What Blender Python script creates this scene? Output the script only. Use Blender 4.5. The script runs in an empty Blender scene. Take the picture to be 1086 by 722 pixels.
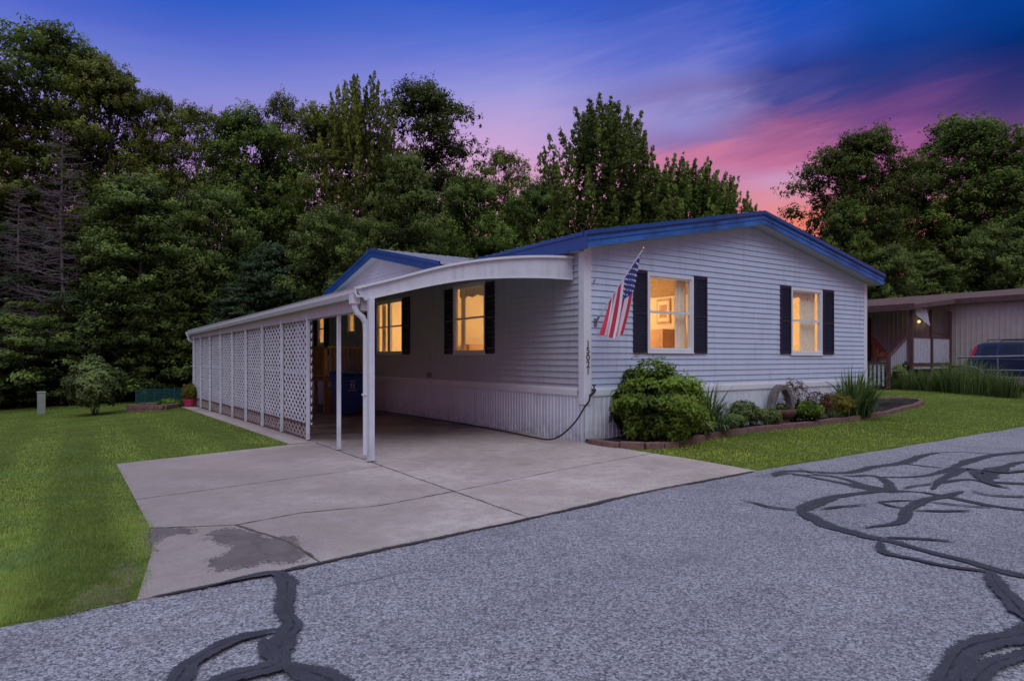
import bpy, math, random
import numpy as np
from mathutils import Vector, Matrix
D = bpy.data
S = bpy.context.scene
COL = S.collection
PI = math.pi
R_ = math.radians

# ------------------------------------------------------------------ camera frame (metres, x along the gable wall, y along the long wall)
CAM = np.array([-7.85, -9.23, 1.58]); CR = np.array([.829, -.559, 0.]); CF = np.array([.559, .829, 0.])
FPX, HZ = 686., 380.
def at(px, py, d):
    p = CAM + CR*((px-543.)/FPX*d) + CF*d + np.array([0, 0, (HZ-py)/FPX*d]); return p
def sm(x, a, b):
    t = np.clip((np.asarray(x, float)-a)/(b-a), 0, 1); return t*t*(3-2*t)
def edge(x):   # where the road meets the lawn
    return np.interp(x, [-60, -8.2, -6.3, -4.4, -2.45, .07, 10.4, 80], [-5.0, -4.4, -4.24, -4.05, -3.78, -3.6, -3.42, -2.6])
def tz(x, y):  # terrain height
    x = np.asarray(x, float); y = np.asarray(y, float)
    z = -.0155*np.clip(y-3.2, 0, 22) + .046*np.clip(x-10.5, 0, 12)*sm(y, -3.6, 2)
    z = z - .06*np.clip(-x-4.6, 0, 6)*sm(y, 3, 13)
    return z
def gp(px, py, it=6):   # pixel on the terrain
    z = 0.
    for _ in range(it):
        r = CR*((px-543.)/FPX)+CF+np.array([0, 0, (HZ-py)/FPX]); t = (z-CAM[2])/r[2]; p = CAM+r*t; z = float(tz(p[0], p[1]))
    return p

# ------------------------------------------------------------------ objects
def props(o, label=None, cat=None, group=None, kind=None):
    if label: o['label'] = label
    if cat: o['category'] = cat
    if group: o['group'] = group
    if kind: o['kind'] = kind
    return o
def thing(name, label, cat, loc=(0, 0, 0), group=None):
    o = D.objects.new(name, None); COL.objects.link(o); o.location = [float(v) for v in loc]; o.empty_display_size = .2
    return props(o, label, cat, group)
def wloc(o):
    v = Vector((0, 0, 0))
    while o is not None: v += o.location; o = o.parent
    return v
def link(name, me, parent=None, loc=None):
    o = D.objects.new(name, me); COL.objects.link(o)
    if parent is not None: o.parent = parent
    if loc is not None: o.location = loc
    return o
def copy_tree(o, parent=None):
    c = o.copy(); COL.objects.link(c); c.parent = parent
    for ch in [x for x in D.objects if x.parent == o]: copy_tree(ch, c)
    return c

class MB:
    def __init__(s): s.v = []; s.f = []; s.m = []; s.mi = 0
    def quad(s, *pts):
        b = len(s.v); s.v += [tuple(map(float, p)) for p in pts]; s.f.append(tuple(range(b, b+len(pts)))); s.m.append(s.mi); return s
    def box(s, x0, x1, y0, y1, z0, z1):
        return s.hexa([(x0, y0, z0), (x1, y0, z0), (x1, y1, z0), (x0, y1, z0)], [(x0, y0, z1), (x1, y0, z1), (x1, y1, z1), (x0, y1, z1)])
    def hexa(s, lo, hi):
        b = len(s.v); n = len(lo); s.v += [tuple(map(float, p)) for p in list(lo)+list(hi)]
        s.f.append(tuple(b+i for i in range(n))[::-1]); s.f.append(tuple(b+n+i for i in range(n)))
        for i in range(n):
            j = (i+1) % n; s.f.append((b+i, b+j, b+n+j, b+n+i))
        s.m += [s.mi]*(n+2); return s
    def bar(s, p, q, w, h=None, up=(0, 0, 1)):   # rectangular bar between two points
        h = h or w; p = Vector(p); q = Vector(q); d = (q-p).normalized(); up = Vector(up)
        if abs(d.dot(up)) > .98: up = Vector((0, 1, 0))
        a = d.cross(up).normalized()*(w/2); c = a.cross(d).normalized()*(h/2)
        lo = [p-a-c, p+a-c, p+a+c, p-a+c]; hi = [q-a-c, q+a-c, q+a+c, q-a+c]
        return s.hexa(lo[::-1], hi[::-1])
    def tube(s, pts, r, n=8, cap=True):
        pts = [Vector(p) for p in pts]; rs = r if isinstance(r, (list, tuple)) else [r]*len(pts)
        b = len(s.v); prev = None
        for i, p in enumerate(pts):
            d = (pts[min(i+1, len(pts)-1)]-pts[max(i-1, 0)]).normalized()
            if prev is None:
                u = Vector((0, 0, 1)) if abs(d.z) < .9 else Vector((1, 0, 0)); a = d.cross(u).normalized()
            else:
                a = (prev-d*prev.dot(d)).normalized()
            prev = a; c = d.cross(a)
            for k in range(n):
                t = 2*PI*k/n; s.v.append(tuple(p+(a*math.cos(t)+c*math.sin(t))*rs[i]))
        for i in range(len(pts)-1):
            for k in range(n):
                j = (k+1) % n; s.f.append((b+i*n+k, b+i*n+j, b+(i+1)*n+j, b+(i+1)*n+k)); s.m.append(s.mi)
        if cap:
            s.f.append(tuple(b+k for k in range(n))[::-1]); s.f.append(tuple(b+(len(pts)-1)*n+k for k in range(n))); s.m += [s.mi]*2
        return s
    def lathe(s, c, prof, n=20):
        b = len(s.v)
        for r, z in prof:
            for k in range(n): s.v.append((c[0]+r*math.cos(2*PI*k/n), c[1]+r*math.sin(2*PI*k/n), c[2]+z))
        for i in range(len(prof)-1):
            for k in range(n):
                j = (k+1) % n; s.f.append((b+i*n+k, b+i*n+j, b+(i+1)*n+j, b+(i+1)*n+k)); s.m.append(s.mi)
        s.f.append(tuple(b+k for k in range(n))[::-1]); s.f.append(tuple(b+(len(prof)-1)*n+k for k in range(n))); s.m += [s.mi]*2
        return s
    def build(s, name, mat, parent=None, org=None, smooth=False, bevel=0):
        o = Vector((0, 0, 0))
        if parent is not None: o = wloc(parent)
        if org is not None: o = Vector([float(t) for t in org])
        me = D.meshes.new(name); me.from_pydata([(v[0]-o.x, v[1]-o.y, v[2]-o.z) for v in s.v], [], s.f)
        mats = mat if isinstance(mat, (list, tuple)) else [mat]
        for m in mats: me.materials.append(m)
        if len(mats) > 1: me.polygons.foreach_set('material_index', s.m)
        if smooth: me.polygons.foreach_set('use_smooth', [True]*len(me.polygons))
        me.update()
        ob = link(name, me, parent, o if org is not None and parent is None else None)
        if bevel:
            b = ob.modifiers.new('bevel', 'BEVEL'); b.width = bevel; b.segments = 2; b.limit_method = 'ANGLE'
        return ob

def np_mesh(name, V, F, tint=None, mat=None, fsz=4):
    me = D.meshes.new(name); V = np.ascontiguousarray(V, dtype=np.float32); F = np.ascontiguousarray(F, dtype=np.int32)
    me.vertices.add(len(V)); me.vertices.foreach_set('co', V.ravel())
    me.loops.add(F.size); me.loops.foreach_set('vertex_index', F.ravel())
    me.polygons.add(len(F)); me.polygons.foreach_set('loop_start', np.arange(0, F.size, fsz, dtype=np.int32))
    try: me.polygons.foreach_set('loop_total', np.full(len(F), fsz, dtype=np.int32))
    except Exception: pass
    if tint is not None:
        a = me.attributes.new('tint', 'FLOAT', 'FACE'); a.data.foreach_set('value', np.ascontiguousarray(tint, dtype=np.float32))
    if mat: me.materials.append(mat)
    me.update(calc_edges=True); return me

# ------------------------------------------------------------------ materials
def srgb(r, g, b):
    f = lambda c: ((c/255+.055)/1.055)**2.4 if c/255 > .04045 else c/255/12.92
    return (f(r), f(g), f(b), 1)
class NT:
    def __init__(s, tree): s.t = tree; s.n = tree.nodes; s.l = tree.links
    def new(s, typ, **k):
        n = s.n.new(typ)
        for a, b in k.items(): setattr(n, a, b)
        return n
    def put(s, sock, v):
        if isinstance(v, bpy.types.NodeSocket): s.l.new(v, sock)
        elif v is not None: sock.default_value = v
    def math(s, op, a, b=None, c=None, clamp=False):
        n = s.new('ShaderNodeMath', operation=op, use_clamp=clamp); s.put(n.inputs[0], a); s.put(n.inputs[1], b); s.put(n.inputs[2], c); return n.outputs[0]
    def mapr(s, v, a, b, c=0., d=1., smooth=False):
        n = s.new('ShaderNodeMapRange'); n.interpolation_type = 'SMOOTHSTEP' if smooth else 'LINEAR'
        s.put(n.inputs[0], v)
        for i, q in enumerate((a, b, c, d)): n.inputs[i+1].default_value = q
        return n.outputs[0]
    def mix(s, f, a, b, mode='MIX'):
        n = s.new('ShaderNodeMix', data_type='RGBA', blend_type=mode); s.put(n.inputs[0], f); s.put(n.inputs[6], a); s.put(n.inputs[7], b); return n.outputs[2]
    def noise(s, vec, scale, detail=3, rough=.55, dist=0):
        n = s.new('ShaderNodeTexNoise'); s.put(n.inputs['Vector'], vec); n.inputs['Scale'].default_value = scale
        n.inputs['Detail'].default_value = detail; n.inputs['Roughness'].default_value = rough; n.inputs['Distortion'].default_value = dist; return n.outputs[0]
    def vor(s, vec, scale, feature='F1', out=0):
        n = s.new('ShaderNodeTexVoronoi', feature=feature); s.put(n.inputs['Vector'], vec); n.inputs['Scale'].default_value = scale; return n.outputs[out]
    def ramp(s, v, stops, interp='LINEAR'):
        n = s.new('ShaderNodeValToRGB'); s.put(n.inputs[0], v); cr = n.color_ramp; cr.interpolation = interp
        while len(cr.elements) < len(stops): cr.elements.new(.5)
        for e, (p, c) in zip(cr.elements, stops): e.position = p; e.color = c if len(c) == 4 else (*c, 1)
        return n.outputs[0]
    def obj(s): return s.new('ShaderNodeTexCoord').outputs['Object']
    def pos(s): return s.new('ShaderNodeNewGeometry').outputs['Position']
    def sep(s, v):
        n = s.new('ShaderNodeSeparateXYZ'); s.put(n.inputs[0], v); return n.outputs
    def comb(s, x, y, z):
        n = s.new('ShaderNodeCombineXYZ'); s.put(n.inputs[0], x); s.put(n.inputs[1], y); s.put(n.inputs[2], z); return n.outputs[0]
    def bump(s, h, strength=.3, dist=.01):
        n = s.new('ShaderNodeBump'); n.inputs['Strength'].default_value = strength; n.inputs['Distance'].default_value = dist; s.put(n.inputs['Height'], h); return n.outputs[0]
def newmat(name):
    m = D.materials.new(name); m.use_nodes = True; t = NT(m.node_tree); b = t.n['Principled BSDF']; return m, t, b
def c4(c): return (c[0], c[1], c[2], 1)
def simple(name, col, rough=.6, var=.15, scale=3., bump=0., bscale=40., metal=0., spec=.5, grime=0., streak=0.):
    m, t, b = newmat(name); P = t.pos()
    n = t.noise(P, scale, 5, .6); dark = c4([x*(1-var) for x in col]); lite = c4([min(1, x*(1+var)) for x in col])
    c = t.mix(t.mapr(n, .3, .7), dark, lite)
    if streak:
        sp = t.sep(P); sv = t.comb(t.math('MULTIPLY', sp[0], 5.), t.math('MULTIPLY', sp[1], 5.), t.math('MULTIPLY', sp[2], .45)); c = t.mix(t.mapr(t.noise(sv, 1.6, 5, .65), .52, .75, 0, streak), c, (.20, .19, .19, 1))
    if grime:
        z = t.sep(P)[2]; g = t.math('MULTIPLY', t.mapr(z, 0.0, .5, grime, 0.), t.mapr(t.noise(P, 6, 5, .7), .3, .7))
        c = t.mix(g, c, (.09, .08, .07, 1))
    t.put(b.inputs['Base Color'], c); b.inputs['Roughness'].default_value = rough; b.inputs['Metallic'].default_value = metal
    b.inputs['Specular IOR Level'].default_value = spec
    if bump: t.put(b.inputs['Normal'], t.bump(t.noise(P, bscale, 4, .6), bump, .01))
    return m
def foliage(name, dark, lite, transl=.3, rough=.55, objvar=.35):
    m, t, b = newmat(name)
    a = t.new('ShaderNodeAttribute', attribute_name='tint').outputs['Fac']
    r = t.new('ShaderNodeObjectInfo').outputs['Random']
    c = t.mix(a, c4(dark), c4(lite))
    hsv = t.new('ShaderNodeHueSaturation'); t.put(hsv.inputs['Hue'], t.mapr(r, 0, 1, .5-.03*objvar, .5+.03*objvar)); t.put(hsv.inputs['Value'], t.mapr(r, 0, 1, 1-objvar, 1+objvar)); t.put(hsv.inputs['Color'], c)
    c = hsv.outputs[0]
    t.put(b.inputs['Base Color'], c); b.inputs['Roughness'].default_value = rough; b.inputs['Specular IOR Level'].default_value = .12
    tr = t.new('ShaderNodeBsdfTranslucent'); t.put(tr.inputs[0], c)
    mx = t.new('ShaderNodeMixShader'); mx.inputs[0].default_value = transl
    t.l.new(b.outputs[0], mx.inputs[1]); t.l.new(tr.outputs[0], mx.inputs[2]); t.l.new(mx.outputs[0], t.n['Material Output'].inputs[0])
    return m

M = {}
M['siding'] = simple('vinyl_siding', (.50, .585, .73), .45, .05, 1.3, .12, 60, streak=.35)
M['siding_shaded'] = simple('side_siding_shaded', (.43, .46, .53), .45, .06, 1.3, .12, 60, streak=.4)  # same vinyl darkened, the carport's shade put into its colour
M['white'] = simple('white_vinyl_trim', (.66, .70, .75), .4, .05, 2, .05, 30)
M['whitep'] = simple('white_painted_metal', (.60, .64, .71), .4, .09, 4, .05, 20, grime=.45, streak=.3)
M['skirt'] = simple('ribbed_skirting', (.60, .65, .72), .45, .07, 2.5, .05, 30, grime=.7, streak=.4)
M['soffit'] = simple('soffit_metal', (.42, .40, .42), .5, .08, 3)
M['lattice'] = simple('lattice_vinyl', (.58, .58, .63), .5, .12, 3, .1, 30, grime=.45)
M['lattice_low'] = simple('weathered_lattice', (.30, .24, .22), .7, .25, 5)
M['blue'] = simple('blue_roof_trim', (.004, .068, .245), .38, .22, 2.2, .1, 12)
M['blue2'] = simple('blue_painted_wood', (.015, .115, .36), .45, .55, 1.6, .2, 9)
M['navy'] = simple('navy_shutter', (.012, .013, .032), .5, .2, 4)
M['metal_roof'] = simple('grey_metal_roof', (.36, .37, .42), .45, .15, 1.2)
M['black'] = simple('black_rubber', (.012, .012, .014), .5, .2, 8)
M['gold'] = simple('brass', (.5, .3, .12), .35, .1, 5, metal=.8)
M['cream'] = simple('room_wall', (.72, .62, .45), .8, .04, 2)
M['ceil'] = simple('textured_ceiling', (.50, .38, .22), .8, .35, 9)  # darker than the room walls, the ceiling's lower light put into colour
M['brown'] = simple('brown_furniture', (.45, .27, .14), .6, .2, 4)
M['curtain'] = simple('cream_curtain', (.8, .7, .52), .8, .06, 10)
M['wood'] = simple('weathered_deck_wood', (.24, .14, .055), .75, .3, 4, .3, 40)
M['binblue'] = simple('blue_bin_plastic', (.006, .045, .24), .42, .1, 6, .08, 60)
M['brick'] = simple('edging_block', (.17, .095, .085), .9, .35, 9, .5, 60)
M['mulch'] = simple('dark_mulch', (.022, .013, .012), .95, .6, 35, .9, 70)
M['stone'] = simple('weathered_planter', (.13, .11, .115), .85, .3, 9, .4, 50)
M['terra'] = simple('terracotta', (.10, .05, .042), .8, .3, 12, .3, 40)
M['bark'] = simple('bark', (.05, .04, .035), .9, .35, 6, .5, 20)
M['palebark'] = simple('pale_bark', (.16, .14, .13), .9, .3, 6, .4, 20)
M['deadwood'] = simple('dead_wood', (.14, .105, .125), .9, .25, 3)
M['pink'] = simple('pink_pot', (.45, .03, .10), .45, .1, 6)
M['pedestal'] = simple('grey_green_pedestal', (.25, .28, .26), .5, .08, 5, grime=.3)
M['teal'] = simple('green_mesh', (.01, .085, .085), .6, .2, 8)
M['nwall'] = simple('tan_metal_wall', (.42, .37, .345), .55, .08, 2)
M['nbrown'] = simple('dark_brown_trim', (.085, .036, .036), .7, .25, 5)
M['nroof'] = simple('brown_roof', (.105, .055, .055), .85, .25, 3, .3, 20)
M['nwhite'] = simple('chalky_white_boards', (.45, .43, .50), .7, .15, 6)
M['rust'] = simple('rust_chair', (.20, .045, .018), .7, .3, 8)
M['carpaint'] = simple('dark_blue_car_paint', (.016, .022, .06), .2, .1, 2)
M['red'] = simple('tail_light_red', (.45, .008, .02), .2, .1, 5)
M['chrome'] = simple('grey_pipe', (.19, .19, .23), .4, .15, 5, metal=.3)
M['dirt'] = simple('bare_dirt', (.10, .07, .06), .95, .4, 12, .6, 50)
def glassmat():
    m, t, b = newmat('window_glass')
    tr = t.new('ShaderNodeBsdfTransparent'); gl = t.new('ShaderNodeBsdfGlossy'); gl.inputs['Roughness'].default_value = .02
    lw = t.new('ShaderNodeLayerWeight'); lw.inputs[0].default_value = .5; fr = t.new('ShaderNodeMath', operation='POWER'); t.l.new(lw.outputs['Facing'], fr.inputs[0]); fr.inputs[1].default_value = 4.; fr2 = fr; fr = t.new('ShaderNodeMath', operation='MULTIPLY_ADD'); t.l.new(fr2.outputs[0], fr.inputs[0]); fr.inputs[1].default_value = .6; fr.inputs[2].default_value = .045
    mx = t.new('ShaderNodeMixShader'); t.l.new(fr.outputs[0], mx.inputs[0]); t.l.new(tr.outputs[0], mx.inputs[1]); t.l.new(gl.outputs[0], mx.inputs[2])
    t.l.new(mx.outputs[0], t.n['Material Output'].inputs[0]); return m
M['glass'] = glassmat()
M['darkglass'] = simple('dark_car_glass', (.01, .012, .02), .08, .05, 2)
def emis(name, col, s):
    m, t, b = newmat(name); b.inputs['Base Color'].default_value = c4(col); b.inputs['Emission Color'].default_value = c4(col); b.inputs['Emission Strength'].default_value = s; return m
M['lampglow'] = emis('lamp_glow', (1, .8, .45), .7)

def road_mat():
    m, t, b = newmat('old_asphalt'); P = t.pos()
    warp = t.new('ShaderNodeVectorMath', operation='ADD'); t.put(warp.inputs[0], P)
    v = t.vor(P, 75, 'F1', 1); vr = t.sep(v)[0]
    v2 = t.vor(P, 150, 'F1', 1); vr2 = t.sep(v2)[1]; pit = t.mapr(t.noise(P, 26, 3, .6), .36, .27, 0, .8)
    g = t.math('ADD', t.math('MULTIPLY', vr, .65), t.math('MULTIPLY', vr2, .35))
    big = t.noise(P, .35, 5, .6); mid = t.noise(P, 2.2, 5, .65)
    c = t.ramp(g, [(.08, (.042, .039, .048)), (.34, (.155, .144, .172)), (.64, (.29, .272, .318)), (.95, (.47, .442, .505))]); c = t.mix(pit, c, (.045, .043, .052, 1))
    sx = t.sep(P); yy = t.math('ADD', sx[1], t.math('MULTIPLY', sx[0], -.07)); tr1 = t.mapr(t.math('ABSOLUTE', t.math('SUBTRACT', t.math('SINE', t.math('MULTIPLY', yy, 1.75)), .1)), .0, .7, 1, 0); c = t.mix(t.math('MULTIPLY', tr1, .16), c, (.12, .115, .13, 1)); c = t.mix(t.mapr(t.noise(P, .7, 5, .7, .8), .54, .72, 0, .5), c, (.13, .115, .125, 1))
    k = t.math('MULTIPLY', t.mapr(big, .3, .7, .84, 1.12), t.mapr(mid, .3, .7, .9, 1.1))
    hs = t.new('ShaderNodeHueSaturation'); t.put(hs.inputs['Value'], k); t.put(hs.inputs['Color'], c)
    t.put(b.inputs['Base Color'], hs.outputs[0]); b.inputs['Roughness'].default_value = .85
    t.put(b.inputs['Normal'], t.bump(g, .5, .006)); return m
M['road'] = road_mat()
def ragged(name, base, spec=.4, thr=.75, crack=True, var=2.2, amp=.9, rough=.7, n3s=14):
    """surface patch whose edge breaks up between the grains of what it lies on"""
    m, t, b = newmat(name); P = t.pos(); n = t.noise(P, 3.5, 6, .7); n2 = t.noise(P, 85, 3, .6); n3 = t.noise(P, n3s, 5, .7)
    a = t.new('ShaderNodeAttribute', attribute_name='across').outputs['Fac']
    c = t.mix(t.mapr(n, .3, .72), c4(base), c4([min(1, x*var) for x in base])); c = t.mix(t.math('MULTIPLY', t.mapr(n2, .58, .7), .35), c, (.20, .19, .225, 1))
    if crack: c = t.mix(t.math('MULTIPLY', t.mapr(t.math('ADD', a, t.math('MULTIPLY', t.math('SUBTRACT', n3, .5), .7)), .0, .12, 1, 0), t.mapr(n, .42, .5)), c, (.008, .008, .01, 1))
    t.put(b.inputs['Base Color'], c); b.inputs['Roughness'].default_value = rough; b.inputs['Specular IOR Level'].default_value = spec
    t.put(b.inputs['Normal'], t.bump(n2, .4, .006))
    v = t.sep(t.vor(P, 62, 'F1', 1))[0]
    k = t.math('ADD', a, t.math('ADD', t.math('MULTIPLY', t.math('SUBTRACT', n3, .5), amp), t.math('MULTIPLY', t.math('SUBTRACT', v, .5), .28)))
    t.put(b.inputs['Alpha'], t.mapr(k, thr-.04, thr+.04, 1, 0)); return m
M['tar'] = ragged('tar_seal', (.026, .025, .033), amp=.45, thr=.82); M['tar_faint'] = ragged('worn_tar', (.12, .115, .14), thr=.4)
M['patch'] = ragged('damp_asphalt_patch', (.095, .074, .074), thr=.5, crack=False, var=1.9, amp=.9, n3s=9)
M['soil_patch'] = ragged('bare_soil', (.10, .085, .05), spec=.1, thr=.42, crack=False, amp=1.1, rough=.95, n3s=6)
M['joint_edge'] = ragged('joint_edge_dirt', (.035, .028, .028), thr=.6, crack=False, var=1.6, amp=1.2)
def concrete_mat():
    m, t, b = newmat('aged_concrete'); P = t.pos(); s3 = t.sep(P)
    n1 = t.noise(P, .55, 6, .62, .4); n2 = t.noise(P, 5, 5, .65); v = t.sep(t.vor(P, 140, 'F1', 1))[0]; n3 = t.noise(P, 120, 2)
    c = t.mix(t.mapr(n1, .35, .68), (.34, .265, .24, 1), (.57, .48, .455, 1))
    c = t.mix(t.math('MULTIPLY', t.mapr(n2, .42, .66), .6), c, (.30, .225, .20, 1))
    c = t.mix(t.mapr(v, .62, 1, 0, .55), c, (.14, .12, .12, 1)); c = t.mix(t.mapr(v, .3, 0, 0, .4), c, (.66, .62, .64, 1)); sp = t.vor(P, .9, 'F1', 0); c = t.mix(t.math('MULTIPLY', t.mapr(t.math('ADD', sp, t.math('MULTIPLY', n2, .25)), .30, .16), .35), c, (.16, .11, .095, 1)); c = t.mix(t.mapr(t.noise(P, .28, 4, .6, .5), .52, .66, 0, .35), c, (.44, .31, .28, 1))
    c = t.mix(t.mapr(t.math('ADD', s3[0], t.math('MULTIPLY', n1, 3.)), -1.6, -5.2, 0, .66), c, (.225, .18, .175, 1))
    inside = t.math('MULTIPLY', t.mapr(s3[1], .2, 4.5, smooth=True), t.mapr(s3[0], -4.4, -3.6, 0, 1))   # oil stains, plus carport shade painted into the floor colour
    oil_shade = t.math('MULTIPLY', inside, t.mapr(t.noise(P, 1.1, 5, .6, .6), .36, .60, .42, .95))
    c = t.mix(oil_shade, c, (.055, .034, .030, 1))
    yel = t.mapr(t.noise(P, .9, 3), .58, .72, 0, .35); c = t.mix(yel, c, (.27, .21, .15, 1))
    t.put(b.inputs['Base Color'], c); t.put(b.inputs['Roughness'], t.mapr(oil_shade, 0, .8, .85, .5))
    t.put(b.inputs['Normal'], t.bump(t.math('ADD', v, n3), .25, .004)); return m
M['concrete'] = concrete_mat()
M['joint'] = simple('joint_dirt', (.085, .065, .065), .95, .4, 20)
def lawn_mat():
    m, t, b = newmat('lawn_ground'); P = t.pos(); s3 = t.sep(P)
    n = t.noise(P, .5, 5, .6); n2 = t.noise(P, 9, 5, .7); n3 = t.noise(P, 60, 3, .7)
    c = t.mix(t.mapr(n, .3, .7), (.09, .125, .022, 1), (.18, .23, .045, 1))
    c = t.mix(t.mapr(n2, .35, .75), c, (.04, .055, .014, 1)); c = t.mix(t.mapr(n3, .5, .8, 0, .6), c, (.10, .12, .03, 1))
    t.put(b.inputs['Base Color'], c); b.inputs['Roughness'].default_value = .95; b.inputs['Specular IOR Level'].default_value = .03; t.put(b.inputs['Normal'], t.bump(n3, .8, .03)); return m
M['lawn'] = lawn_mat()
def grass_mat():
    m, t, b = newmat('grass_blades'); P = t.pos(); s3 = t.sep(P)
    a = t.new('ShaderNodeAttribute', attribute_name='tint').outputs['Fac']
    n = t.noise(P, .45, 4, .6); n2 = t.noise(P, 2.4, 4, .6)
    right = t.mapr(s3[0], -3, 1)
    stripe = t.math('SINE', t.math('MULTIPLY', t.math('ADD', s3[0], t.math('MULTIPLY', n, .5)), 5.2))
    f = t.math('ADD', t.math('MULTIPLY', a, .45), t.math('MULTIPLY', t.mapr(n, .3, .7), .3))
    f = t.math('ADD', f, t.math('MULTIPLY', t.mapr(n2, .3, .7), .2)); 
    st = t.math('MULTIPLY', t.mapr(stripe, -.5, .5, -.12, .34), t.mapr(s3[0], -3, -5)); f = t.math('ADD', f, st, clamp=True)
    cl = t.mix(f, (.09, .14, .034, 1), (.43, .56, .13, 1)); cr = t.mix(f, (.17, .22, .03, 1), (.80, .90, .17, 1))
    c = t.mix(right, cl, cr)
    c = t.mix(t.mapr(t.noise(P, 1.3, 3), .58, .72, 0, .45), c, (.34, .30, .09, 1)); c = t.mix(t.mapr(t.noise(P, .8, 3, .5, 1.), .50, .62, 0, .45), c, (.17, .30, .13, 1))
    t.put(b.inputs['Base Color'], c); b.inputs['Roughness'].default_value = .8; b.inputs['Specular IOR Level'].default_value = .06
    tr = t.new('ShaderNodeBsdfTranslucent'); t.put(tr.inputs[0], c); mx = t.new('ShaderNodeMixShader'); mx.inputs[0].default_value = .3
    t.l.new(b.outputs[0], mx.inputs[1]); t.l.new(tr.outputs[0], mx.inputs[2]); t.l.new(mx.outputs[0], t.n['Material Output'].inputs[0]); return m
M['grass'] = grass_mat()
M['leaf'] = foliage('broad_leaves', (.008, .013, .003), (.165, .225, .042))
M['leaf_olive'] = foliage('olive_leaves', (.010, .013, .003), (.225, .260, .044))
M['leaf_bright'] = foliage('young_leaves', (.012, .022, .006), (.215, .290, .070), objvar=.2)
M['leaf_blue'] = foliage('blue_green_leaves', (.008, .016, .009), (.115, .175, .082), objvar=.2)
M['leaf_dark'] = foliage('shade_leaves', (.004, .008, .003), (.024, .036, .012))  # leaf colour darkened to stand for shade deep in the wood
M['bush'] = foliage('garden_bush_leaves', (.008, .018, .003), (.20, .31, .042), objvar=.05)
M['bush2'] = foliage('shrub_leaves', (.020, .034, .010), (.23, .29, .095), objvar=.05)
M['strap'] = foliage('strap_leaves', (.03, .06, .02), (.24, .35, .11), objvar=.1)
M['pale'] = foliage('silvery_leaves', (.07, .11, .06), (.30, .42, .20), objvar=.05)
M['redleaf'] = foliage('red_leaves', (.05, .018, .016), (.20, .08, .06), objvar=.1)
M['yellowleaf'] = foliage('yellow_green_leaves', (.07, .065, .012), (.25, .22, .035), objvar=.1)
M['wildgrass'] = foliage('tall_wild_grass', (.03, .055, .015), (.26, .34, .11), objvar=.25)

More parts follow.
